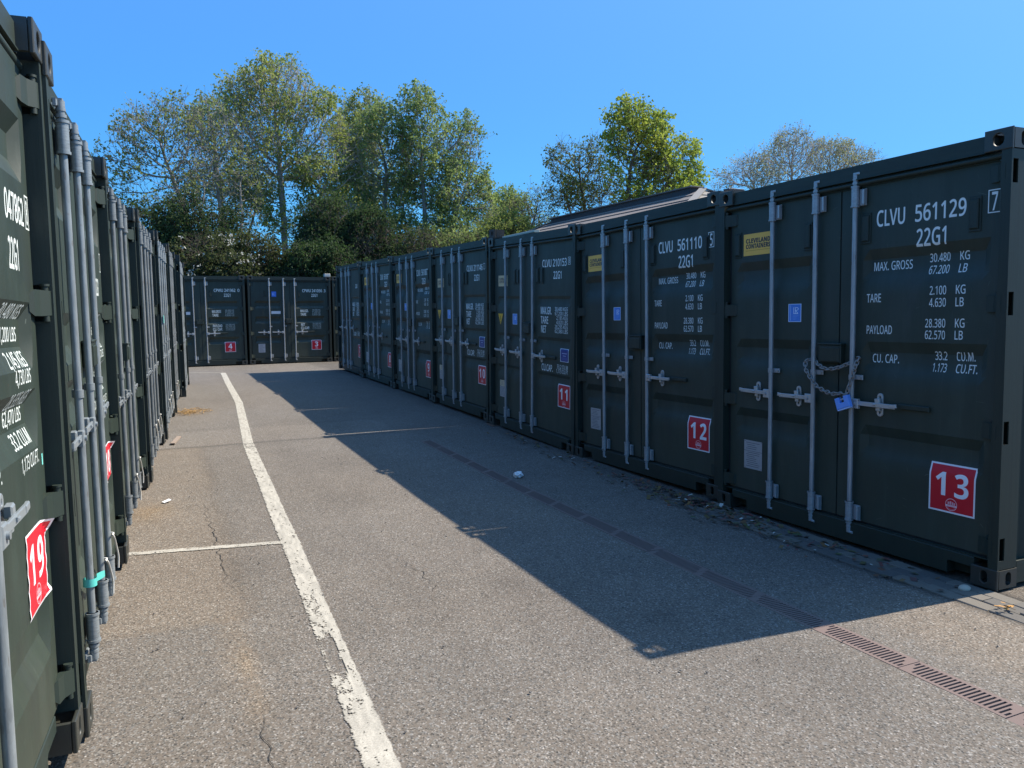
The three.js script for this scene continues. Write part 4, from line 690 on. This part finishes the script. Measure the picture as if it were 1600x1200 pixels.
// ------------------------------------------------------------------ low building behind the right-hand row
{
  const b = thing('low_building', 'low building with a grey hipped felt roof behind the right-hand containers', 'building');
  const wall = mat([0.30, 0.26, 0.22], 0.9), felt = mat([0.165, 0.142, 0.125], 0.9, 0, { bumpMap: asphaltBump, bumpScale: 0.004 }), fascia = mat([0.045, 0.045, 0.05], 0.6), pale = mat([0.22, 0.205, 0.185], 0.85);
  const rx = 13.3, zn = -17.1, zf = -25.6, ry = 4.62, ex = 2.3, ey = 3.55;         // ridge line and eaves
  part('wall', bx(rx - ex + 0.3, rx + ex - 0.3, 0, ey - 0.02, zf - 1.6, zn + 1.6), wall, b);
  // four roof planes, each covered with overlapping courses
  const course = (a, bq, c, d, n, name, m) => { // quad a,b (eave) to d,c (ridge)
    const A = new THREE.Vector3(...a), B = new THREE.Vector3(...bq), C = new THREE.Vector3(...c), D = new THREE.Vector3(...d), nn = new THREE.Vector3().subVectors(B, A).cross(new THREE.Vector3().subVectors(D, A)).normalize();
    for (let i = 0; i < n; i++) {
      const t0 = i / n, t1 = Math.min(1, (i + 1.06) / n), L0 = A.clone().lerp(D, t0), R0 = B.clone().lerp(C, t0), L1 = A.clone().lerp(D, t1), R1 = B.clone().lerp(C, t1);
      const up = nn.clone().multiplyScalar(0.035), v = [L0, R0, R1, L1, L0.clone().add(up), R0.clone().add(up), R1.clone().addScaledVector(nn, 0.008), L1.clone().addScaledVector(nn, 0.008)];
      const f = [[4, 5, 6], [4, 6, 7], [0, 5, 4], [0, 1, 5], [0, 4, 7], [0, 7, 3], [1, 2, 6], [1, 6, 5], [0, 2, 1], [0, 3, 2]], pos = [], uv = [];
      for (const t of f) for (const k of t) { pos.push(v[k].x, v[k].y, v[k].z); uv.push((v[k].x + v[k].z) / 3, (v[k].y + v[k].z) / 3); }
      const g = new THREE.BufferGeometry(); g.setAttribute('position', new THREE.Float32BufferAttribute(pos, 3)); g.setAttribute('uv', new THREE.Float32BufferAttribute(uv, 2)); g.computeVertexNormals(); part(name, g, m, b);
    }
  };
  const e0 = [rx - ex, ey, zn + 2.0], e1 = [rx - ex, ey, zf - 2.0], e2 = [rx + ex, ey, zf - 2.0], e3 = [rx + ex, ey, zn + 2.0], r0 = [rx, ry, zn], r1 = [rx, ry, zf];
  course(e1, e0, r0, r1, 6, 'roof_course', felt); course(e3, e2, r1, r0, 6, 'roof_course', felt); course(e0, e3, r0, r0, 5, 'roof_course', pale); course(e2, e1, r1, r1, 5, 'roof_course', felt);
  // raised ridge with dark sides and a thin cap
  part('ridge_upstand', bx(rx - 0.16, rx + 0.16, ry - 0.12, ry + 0.10, zf + 0.1, zn - 0.35), fascia, b);
  part('ridge_cap', bevelBox(0.44, 0.035, zn - zf - 0.3, 0.006).translate(rx, ry + 0.120, (zn + zf) / 2 - 0.1), felt, b);
  const hip = (p, q) => { const P = new THREE.Vector3(...p), Q = new THREE.Vector3(...q), l = P.distanceTo(Q), m = part('hip_cap', bevelBox(0.20, 0.03, l, 0.005), pale, b); m.position.copy(P).lerp(Q, 0.5).add(new THREE.Vector3(0, 0.045, 0)); m.lookAt(Q.add(new THREE.Vector3(0, 0.045, 0))); };
  hip(e0, r0); hip(e3, r0); hip(e1, r1);
  part('roof_vent', bevelBox(0.5, 0.05, 0.22, 0.006).translate(rx + 0.55, ry - 0.05, zn + 0.55), fascia, b);
}

// ------------------------------------------------------------------ trees
const barkMats = { grey: mat([0.24, 0.225, 0.20], 0.95, 0, { bumpMap: smear, bumpScale: 0.01 }), brown: mat([0.10, 0.08, 0.06], 0.95, 0, { bumpMap: smear, bumpScale: 0.01 }), pale: mat([0.33, 0.30, 0.26], 0.95) };
const leafMats = {}; const leafM = k => leafMats[k] ??= new THREE.MeshPhysicalMaterial({ vertexColors: true, roughness: 1, specularIntensity: 0.3, side: THREE.DoubleSide, transmission: 0.5, thickness: 0 });
// branches grow towards points scattered through the crown; leaves sit on the twigs
function growTree(o) {
  seed = o.seed;
  const A = []; const vol = o.blobs.map(b => b[2] * b[3] * b[2]), tv = vol.reduce((a, b) => a + b, 0);
  o.blobs.forEach(([x, y, rx, ry], i) => {
    const n = Math.round(3 * o.n * (0.5 * vol[i] / tv + 0.5 * (vol[i] ** 0.667) / vol.reduce((a, b) => a + b ** 0.667, 0)));
    for (let k = 0; k < n; k++) { const u = rr(-1, 1), f = rnd() * 6.2832, r = Math.cbrt(rnd()) ** (o.shell ?? 0.8), q = Math.sqrt(1 - u * u), lump = 0.82 + 0.36 * noise.noise(q * Math.cos(f) * 2 + i * 9, u * 2, q * Math.sin(f) * 2 + o.seed); A.push([x + rx * r * lump * q * Math.cos(f), y + ry * r * lump * u, o.z + (o.dz ?? 1) * rx * r * lump * q * Math.sin(f)]); }
  });
  const P = [], par = [], step = o.step ?? 0.2;
  for (const st of o.stems) {
    let last = -1;
    for (let i = 0; i < st.length; i++) {
      const [x, y, z] = st[i]; if (i === 0) { P.push([x, y, z]); par.push(-1); last = P.length - 1; continue; }
      const [px, py, pz] = st[i - 1], l = Math.hypot(x - px, y - py, z - pz), n = Math.max(1, Math.round(l / step));
      for (let k = 1; k <= n; k++) { P.push([lerp(px, x, k / n) + rr(-1, 1) * 0.025, lerp(py, y, k / n), lerp(pz, z, k / n) + rr(-1, 1) * 0.025]); par.push(last); last = P.length - 1; }
    }
  }
  const near = A.map(() => -1), nd = A.map(() => 1e9), alive = A.map(() => true); let from = 0; const forks = new Map(); const kill = o.kill ?? 0.23, reach = o.reach ?? 6;
  for (let it = 0; it < 220; it++) {
    for (let i = 0; i < A.length; i++) { if (!alive[i]) continue; const [ax, ay, az] = A[i]; for (let j = from; j < P.length; j++) { const q = P[j], d = (q[0] - ax) ** 2 + (q[1] - ay) ** 2 + (q[2] - az) ** 2; if (d < nd[i]) { nd[i] = d; near[i] = j; } } if (nd[i] < kill * kill) alive[i] = false; }
    from = P.length; const pull = new Map();
    for (let i = 0; i < A.length; i++) if (alive[i] && nd[i] < reach * reach) { const j = near[i], d = Math.sqrt(nd[i]), v = pull.get(j) ?? [0, 0, 0]; for (let c = 0; c < 3; c++) v[c] += (A[i][c] - P[j][c]) / d; pull.set(j, v); }
    if (!pull.size || P.length > 22000) break;
    for (const [j, v] of pull) { const fk = forks.get(j) ?? 0; if (fk > 3) continue; forks.set(j, fk + 1); v[1] += 0.12; const pj = par[j] >= 0 ? P[par[j]] : null, dir = pj ? [P[j][0] - pj[0], P[j][1] - pj[1], P[j][2] - pj[2]] : [0, 1, 0]; const dl = Math.hypot(...dir) || 1; let l = Math.hypot(...v) || 1; const w = [0, 1, 2].map(c => v[c] / l + 0.55 * dir[c] / dl + rr(-0.22, 0.22)); l = Math.hypot(...w); P.push([0, 1, 2].map(c => P[j][c] + w[c] / l * step)); par.push(j); }
  }
  const N = P.length, R = new Float64Array(N), kids = new Int32Array(N), ex = 2.35, tip = o.tip ?? 0.009;
  for (let i = N - 1; i >= 0; i--) { if (!R[i]) R[i] = tip ** ex; if (par[i] >= 0) { R[par[i]] += R[i]; kids[par[i]]++; } }
  const cap = o.maxR ?? 0.2; for (let i = 0; i < N; i++) R[i] = Math.min(cap, R[i] ** (1 / ex));
  const pos = [], idx = [], a = new THREE.Vector3(), b = new THREE.Vector3(), d = new THREE.Vector3(), u = new THREE.Vector3(), w = new THREE.Vector3();
  for (let i = 0; i < N; i++) {
    if (par[i] < 0) continue; a.set(...P[par[i]]); b.set(...P[i]); d.subVectors(b, a).normalize(); u.set(0.31, 0.2, 0.93).cross(d).normalize(); w.crossVectors(d, u);
    const ra = Math.min(R[par[i]], R[i] * 1.25), rb = R[i], S = rb > 0.05 ? 7 : rb > 0.02 ? 5 : 3, s0 = pos.length / 3;
    for (let k = 0; k < S; k++) { const c = Math.cos(k / S * 6.2832), s = Math.sin(k / S * 6.2832); pos.push(a.x + (u.x * c + w.x * s) * ra, a.y + (u.y * c + w.y * s) * ra, a.z + (u.z * c + w.z * s) * ra, b.x + (u.x * c + w.x * s) * rb, b.y + (u.y * c + w.y * s) * rb, b.z + (u.z * c + w.z * s) * rb); }
    for (let k = 0; k < S; k++) { const p = s0 + k * 2, q = s0 + ((k + 1) % S) * 2; idx.push(p, q, p + 1, q, q + 1, p + 1); }
  }
  const lp = [], lc = [], tips = [];
  const twigSeg = (p, q, r0, r1) => { a.set(...p); b.set(...q); d.subVectors(b, a).normalize(); u.set(0.31, 0.2, 0.93).cross(d).normalize(); w.crossVectors(d, u); const s0 = pos.length / 3; for (let k = 0; k < 3; k++) { const c = Math.cos(k * 2.0944), s = Math.sin(k * 2.0944); pos.push(a.x + (u.x * c + w.x * s) * r0, a.y + (u.y * c + w.y * s) * r0, a.z + (u.z * c + w.z * s) * r0, b.x + (u.x * c + w.x * s) * r1, b.y + (u.y * c + w.y * s) * r1, b.z + (u.z * c + w.z * s) * r1); } for (let k = 0; k < 3; k++) { const m = s0 + k * 2, n = s0 + ((k + 1) % 3) * 2; idx.push(m, n, m + 1, n, n + 1, m + 1); } };
  for (let i = 0; i < N; i++) {
    if (par[i] < 0 || R[i] > (o.twigR ?? 0.032) || P[i][1] < (o.low ?? 2)) continue;
    const t = (o.twigs ?? 1.4) * (kids[i] ? 1 : 2), n = Math.floor(t) + (rnd() < t % 1 ? 1 : 0), pp = P[par[i]];
    for (let k = 0; k < n; k++) {
      const v = [0, 1, 2].map(c => (P[i][c] - pp[c]) * 3.0 + rr(-0.75, 0.75)); v[1] += 0.35; const l = Math.hypot(...v), len = rr(0.5, 1) * (o.twigL ?? 0.5), e = [0, 1, 2].map(c => P[i][c] + v[c] / l * len * 0.55 + rr(-0.03, 0.03)), f = [0, 1, 2].map(c => e[c] + v[c] / l * len * 0.45 + rr(-0.09, 0.09));
      twigSeg(P[i], e, 0.007, 0.006); twigSeg(e, f, 0.006, 0.004); tips.push(e, f, f);
    }
  }
  const leaf = (x, y, z, s, c) => {
    const t = rnd() * 6.2832, e = rr(-0.9, 0.9), cx = Math.cos(t) * Math.cos(e), cy = Math.sin(e), cz = Math.sin(t) * Math.cos(e), t2 = rnd() * 6.2832;
    d.set(cx, cy, cz); u.set(Math.cos(t2), rr(-0.5, 0.5), Math.sin(t2)).cross(d).normalize(); const wd = s * rr(0.28, 0.45);
    const M = [x + cx * s * 0.5, y + cy * s * 0.5, z + cz * s * 0.5], E = [x + cx * s, y + cy * s - s * 0.15, z + cz * s], Q = [M[0] + u.x * wd, M[1] + u.y * wd + s * 0.06, M[2] + u.z * wd], W = [M[0] - u.x * wd, M[1] - u.y * wd + s * 0.06, M[2] - u.z * wd];
    lp.push(x, y, z, ...Q, ...E, x, y, z, ...E, ...W); for (let k = 0; k < 6; k++) lc.push(...c);
  };
  for (const [x, y, z] of tips) {
    if (rnd() < (o.bare ?? 0.35)) continue;
    const dens = clamp(0.6 + 1.3 * noise.noise(x * 0.6, y * 0.6, z * 0.6 + o.seed), 0.08, 1.5), cnt = o.leaves * dens / (1 - (o.bare ?? 0.35)), n = Math.floor(cnt) + (rnd() < cnt % 1 ? 1 : 0);
    const hue = clamp(0.5 + 0.9 * noise.noise(x * 0.4 + 50, y * 0.4, z * 0.4) + rr(-0.25, 0.25), 0, 1), sp = o.spread ?? 0.09;
    for (let k = 0; k < n; k++) { const br = rr(0.8, 1.2), c = [0, 1, 2].map(q => lerp(o.colA[q], o.colB[q], hue) * br); leaf(x + rr(-1, 1) * sp, y + rr(-1, 1) * sp, z + rr(-1, 1) * sp, rr(...o.size), c); }
    if (o.bloom && rnd() < o.bloom * dens * 0.3) for (let k = 0; k < 6; k++) leaf(x + rr(-0.12, 0.12), y + 0.05 + rr(0, 0.1), z + rr(0, 0.25), rr(0.06, 0.10), [0.62, 0.62, 0.56]);
  }
  const g = new THREE.Group(); g.name = numbered(o.name ?? 'tree'); scene.add(g); tag(g, o.label, o.category ?? 'tree', o.group);
  const base = o.stems[0][0]; g.position.set(base[0], 0, base[2]);
  const bg = new THREE.BufferGeometry(); bg.setAttribute('position', new THREE.Float32BufferAttribute(pos, 3)); bg.setIndex(idx); bg.computeVertexNormals(); bg.setAttribute('uv', new THREE.Float32BufferAttribute(Float32Array.from({ length: pos.length / 3 * 2 }, (_, i) => i % 2 ? pos[(i >> 1) * 3 + 1] * 0.5 : pos[(i >> 1) * 3] * 2), 2)); bg.translate(-base[0], 0, -base[2]);
  part(o.stemName ?? 'trunk', bg, barkMats[o.bark ?? 'grey'], g);
  const lg = new THREE.BufferGeometry(); lg.setAttribute('position', new THREE.Float32BufferAttribute(lp, 3)); lg.setAttribute('color', new THREE.Float32BufferAttribute(lc, 3)); lg.computeVertexNormals(); lg.translate(-base[0], 0, -base[2]);
  part(o.crownName ?? 'crown', lg, leafM('leaf'), g);
  
}
const OL = [0.14, 0.19, 0.045], OLB = [0.22, 0.26, 0.065], GRN = [0.17, 0.25, 0.08], GRNB = [0.29, 0.36, 0.11], BR = [0.22, 0.31, 0.045], BRB = [0.36, 0.41, 0.065], DK = [0.028, 0.055, 0.018], DKB = [0.06, 0.10, 0.03];
const trees = [
  { seed: 11, z: -34, label: 'sparse leaning tree with bare twigs above the left-hand row', stems: [[[1.75, 0, -34], [1.6, 3.7, -34], [1.35, 5.6, -34.1], [0.9, 6.9, -34.1]], [[1.75, 0, -34], [1.75, 3.6, -33.8], [2.0, 5.8, -33.7]]], blobs: [[0.0, 8.2, 1.2, 1.3], [1.1, 8.6, 1.3, 1.4], [1.4, 7.1, 1.3, 1.3], [-0.3, 7.0, 0.9, 0.9], [-0.7, 8.0, 0.6, 0.7], [-1.3, 7.2, 0.5, 0.7], [-0.9, 6.1, 0.6, 0.6], [0.8, 5.6, 1.5, 0.9]], n: 1100, leaves: 1.2, size: [0.07, 0.14], colA: [0.15, 0.20, 0.06], colB: [0.25, 0.29, 0.085], bark: 'grey', maxR: 0.15 },
  { seed: 12, z: -35, label: 'sparse multi-stemmed tree left of the tall round-headed tree', stems: [[[3.0, 0, -35], [2.9, 3.8, -35], [2.75, 5.6, -35], [2.6, 7.2, -35]], [[3.0, 0, -35], [3.4, 3.6, -34.7], [3.55, 5.6, -34.6], [3.5, 6.6, -34.6]], [[3.0, 0, -35], [2.5, 3.4, -35.2], [2.0, 5.4, -35.3]]], blobs: [[2.6, 8.6, 1.4, 1.8], [3.3, 7.1, 1.3, 1.6], [3.9, 5.8, 0.8, 0.9], [2.0, 6.6, 1.0, 1.0], [3.2, 5.2, 1.2, 0.8]], n: 1100, leaves: 1.2, size: [0.07, 0.14], colA: [0.15, 0.20, 0.06], colB: [0.25, 0.29, 0.085], bark: 'pale', maxR: 0.14 },
  { seed: 13, z: -36, label: 'tall round-headed tree with thin yellowish spring leaves, highest in view', stems: [[[5.4, 0, -36], [5.42, 3.9, -36], [5.4, 6.1, -36], [5.3, 7.6, -36]], [[5.5, 0.5, -36], [6.1, 4.4, -35.8], [6.9, 6.4, -35.7]]], blobs: [[5.5, 10.8, 1.9, 1.7], [4.2, 9.8, 1.6, 1.5], [6.9, 9.5, 1.7, 1.9], [7.7, 8.6, 1.0, 1.7], [8.5, 8.3, 0.8, 1.5], [4.9, 8.6, 1.9, 1.4], [6.5, 7.5, 2.0, 1.0], [3.7, 10.6, 0.9, 0.9], [7.4, 6.0, 1.5, 1.0], [4.5, 6.6, 1.2, 0.9], [5.6, 5.2, 1.2, 0.7]], n: 2700, leaves: 2.3, size: [0.07, 0.145], colA: [0.20, 0.27, 0.07], colB: [0.34, 0.37, 0.085], bark: 'pale', maxR: 0.19 },
  { seed: 14, z: -36.5, label: 'green multi-stemmed tree right of the tall round-headed tree', stems: [[[9.6, 0, -36.5], [9.8, 3.7, -36.5], [10.1, 6.1, -36.5], [10.2, 7.9, -36.5]], [[9.6, 0, -36.5], [9.2, 3.4, -36.3], [9.2, 6, -36.2]], [[9.6, 0, -36.5], [10.5, 3.8, -36.2], [10.9, 6.3, -36.2]]], blobs: [[9.1, 8.7, 0.9, 1.4], [10.1, 9.5, 1.2, 1.7], [9.5, 7.5, 1.3, 1.6], [10.9, 7.3, 1.4, 1.5], [10.0, 5.7, 1.6, 1.2], [9.4, 4.3, 1.5, 0.9]], n: 2000, leaves: 3.2, size: [0.075, 0.14], colA: GRN, colB: GRNB, bark: 'grey', maxR: 0.16 },
  { seed: 15, z: -35.5, label: 'dense green tree with a stepped outline sloping down to the right', stems: [[[11.7, 0, -35.5], [11.8, 3.7, -35.5], [11.7, 6.1, -35.5], [11.6, 8.1, -35.5]], [[11.7, 0, -35.5], [12.6, 3.8, -35.2], [13.3, 6.6, -35.1]]], blobs: [[11.5, 10.4, 1.1, 1.3], [11.7, 8.7, 1.5, 1.8], [13.4, 8.8, 1.3, 1.9], [14.2, 6.8, 1.2, 1.5], [12.7, 6.7, 1.6, 1.5], [12.5, 5.1, 1.9, 0.9], [15.0, 5.6, 0.9, 0.9], [12.0, 4.0, 2.0, 0.8], [14.2, 4.5, 1.3, 0.7]], n: 2900, leaves: 3.6, size: [0.07, 0.145], colA: GRN, colB: GRNB, bark: 'grey', maxR: 0.17 },
  { seed: 16, z: -33.5, label: 'small pale green tree in the dip before the grey roof', stems: [[[16.1, 0, -33.5], [16.1, 4.0, -33.5], [16.2, 5.2, -33.5]]], blobs: [[15.5, 5.8, 0.8, 0.7], [16.5, 6.3, 0.8, 0.9], [16.9, 5.5, 1.0, 0.6], [16.0, 4.8, 1.3, 0.6]], n: 600, leaves: 1.0, size: [0.07, 0.13], colA: OL, colB: OLB, bark: 'brown', maxR: 0.09 },
  { seed: 17, z: -32, label: 'sparse dark-limbed tree above the far end of the grey roof', stems: [[[18.2, 0, -32], [18.3, 4.5, -32], [18.2, 6.2, -32], [18.0, 7.2, -32]], [[18.2, 0, -32], [17.8, 4.3, -31.8], [17.2, 6.2, -31.7]], [[18.2, 0, -32], [18.8, 4.5, -32.1], [19.2, 6.2, -32.2]]], blobs: [[17.1, 7.7, 0.9, 1.4], [18.5, 8.1, 1.0, 1.3], [17.8, 6.5, 1.7, 0.9], [19.3, 7.1, 0.8, 1.2]], n: 1100, leaves: 1.3, size: [0.07, 0.13], colA: [0.11, 0.14, 0.03], colB: OL, bark: 'brown', maxR: 0.13 },
  { seed: 18, z: -30, label: 'bright green leafy maple rising behind the grey roof', stems: [[[19.4, 0, -30], [19.3, 4.4, -30], [19.2, 6.0, -30], [19.4, 7.7, -30]], [[19.4, 0.5, -30], [20.2, 5, -29.9], [21.0, 6.8, -29.8]]], blobs: [[19.4, 9.5, 1.1, 1.15], [20.2, 8.9, 1.2, 1.2], [22.0, 8.3, 0.9, 0.9], [22.5, 7.4, 0.8, 0.8], [19.0, 7.6, 0.8, 1.2], [20.6, 7.4, 1.3, 0.9], [21.8, 6.6, 1.3, 0.6], [18.4, 9.4, 0.45, 0.4], [20.9, 9.6, 0.5, 0.5], [18.6, 8.5, 0.5, 0.5], [20.0, 6.3, 1.5, 0.5]], n: 2000, leaves: 3.2, size: [0.09, 0.17], colA: BR, colB: BRB, bark: 'brown', maxR: 0.17, twig: 0.028 },
  { seed: 20, z: -40, label: 'airy green tree filling the gap between the round-headed and the dense tree', stems: [[[9.5, 0, -40], [9.6, 4.2, -40], [9.7, 7.4, -40], [9.8, 9, -40]], [[9.5, 0, -40], [9.0, 5, -40]]], blobs: [[9.7, 9.8, 1.3, 2.2], [9.4, 7.1, 1.6, 1.6], [10.3, 11.6, 0.7, 1.0], [9.0, 5.4, 1.6, 1.0]], n: 1900, leaves: 2.9, size: [0.08, 0.15], colA: [0.19, 0.24, 0.065], colB: [0.31, 0.34, 0.085], bark: 'grey', maxR: 0.14 },
  { seed: 21, z: -38, label: 'loose light green tree between the dense tree and the grey roof', stems: [[[17.3, 0, -38], [17.3, 4.3, -38], [17.2, 6.1, -38]], [[17.3, 0, -38], [16.4, 5.2, -38]]], blobs: [[17.1, 6.7, 1.3, 0.9], [16.2, 6.0, 1.0, 0.8], [18.2, 6.1, 1.0, 0.7], [17.2, 5.2, 1.8, 0.7]], n: 900, leaves: 2.4, size: [0.08, 0.14], colA: GRN, colB: GRNB, bark: 'brown', maxR: 0.1 },
  { seed: 22, z: -40, label: 'thin twiggy tree showing behind and left of the tall round-headed tree', stems: [[[3.1, 0, -40], [3.2, 4.1, -40], [3.2, 7.1, -40], [3.0, 8.6, -40]], [[3.1, 0, -40], [4.3, 5, -40], [4.8, 6.6, -40]]], blobs: [[2.9, 10.0, 1.3, 1.5], [3.2, 7.4, 1.4, 1.8], [4.8, 7.2, 1.2, 1.5]], n: 1400, twigs: 0.9, leaves: 1.7, size: [0.07, 0.14], colA: [0.16, 0.20, 0.06], colB: [0.26, 0.29, 0.085], bark: 'grey', maxR: 0.13 },
  { seed: 19, z: -38, dz: 0.8, label: 'pale twiggy tree with few leaves, farthest to the right', stems: [[[36.4, 0, -38], [36.3, 5.4, -38], [36.3, 7.3, -38], [36.3, 8.6, -38]], [[36.4, 0, -38], [34.9, 5.4, -38], [33.8, 7.6, -38]], [[36.4, 0, -38], [38.0, 5.8, -38], [39.2, 8, -38]]], blobs: [[36.4, 10.5, 2.0, 1.9], [33.4, 9.3, 2.0, 1.3], [39.6, 10.6, 2.1, 1.5], [42.1, 10.5, 1.5, 1.0], [31.1, 8.7, 0.8, 0.8]], n: 2600, step: 0.25, kill: 0.3, leaves: 0.7, twigs: 2.6, twigL: 0.7, size: [0.08, 0.14], colA: [0.22, 0.24, 0.12], colB: [0.29, 0.30, 0.15], bark: 'pale', maxR: 0.18, tip: 0.012 },
];
for (const t of trees) growTree(t);
const shrubs = [
  [-0.2, 4.2, -32.5, 1.1, 1.3, 'dark shrub rising above the far left containers', DK, DKB, 0],
  [1.3, 4.3, -32, 1.0, 1.7, 'dark dense shrub behind the end of the left-hand row', DK, DKB, 0],
  [2.6, 4.0, -33, 1.0, 1.5, 'dark shrub under the multi-stemmed tree', DK, DKB, 0],
  [2.0, 3.4, -31.2, 1.5, 0.9, 'flowering shrub with white blossom above container 4', [0.05, 0.065, 0.02], [0.07, 0.09, 0.03], 0.22],
  [3.8, 3.5, -31.5, 1.0, 1.1, 'olive green shrub above the corner where containers 3 and 4 meet', [0.04, 0.06, 0.016], [0.09, 0.10, 0.03], 0],
  [6.5, 4.5, -32.5, 1.1, 1.9, 'tall dark evergreen shrub behind container 3', DK, DKB, 0],
  [8.1, 4.2, -32, 1.2, 1.5, 'dark evergreen shrub behind the far end of the right-hand row', DK, DKB, 0],
  [10.0, 3.7, -32.5, 1.7, 1.3, 'broad dark shrub under the green multi-stemmed tree', [0.04, 0.065, 0.02], [0.09, 0.12, 0.03], 0, 1.5],
  [12.2, 3.9, -32, 1.6, 1.0, 'mid green shrub above containers 8 and 9', [0.07, 0.10, 0.025], GRNB, 0, 1.5],
  [14.4, 4.7, -32.5, 1.4, 0.9, 'light green shrub above container 10', OL, OLB, 0],
  [5.9, 3.4, -31.3, 1.6, 0.8, 'low dark shrub right behind container 3', DK, DKB, 0],
];
shrubs.forEach(([x, y, z, rx, ry, label, ca, cb, bloom, lv], i) => growTree({ name: 'shrub', category: 'shrub', stemName: 'stem', crownName: 'foliage', seed: 60 + i, z, label, group: 'shrubs behind the end of the yard', stems: [[[x, 0, z], [x, y - ry * 0.9, z], [x, y - ry * 0.2, z]], [[x, 0, z], [x + rx * 0.5, y - ry * 0.6, z + 0.2]], [[x, 0, z], [x - rx * 0.5, y - ry * 0.6, z - 0.2]]], blobs: [[x, y, rx, ry], [x - rx * 0.4, y - ry * 0.5, rx * 0.9, ry * 0.8], [x + rx * 0.4, y - ry * 0.5, rx * 0.9, ry * 0.8]], n: 1100, shell: 0.6, leaves: lv ?? 3.6, twigs: 2.4, twigL: 0.45, low: 1, size: [0.07, 0.13], spread: 0.12, colA: ca, colB: cb, bark: 'brown', maxR: 0.09, bloom }));

// ------------------------------------------------------------------ render
scene.traverse(o => { if (o.isMesh) { o.castShadow = true; o.receiveShadow = true; } });
renderer.render(scene, camera);
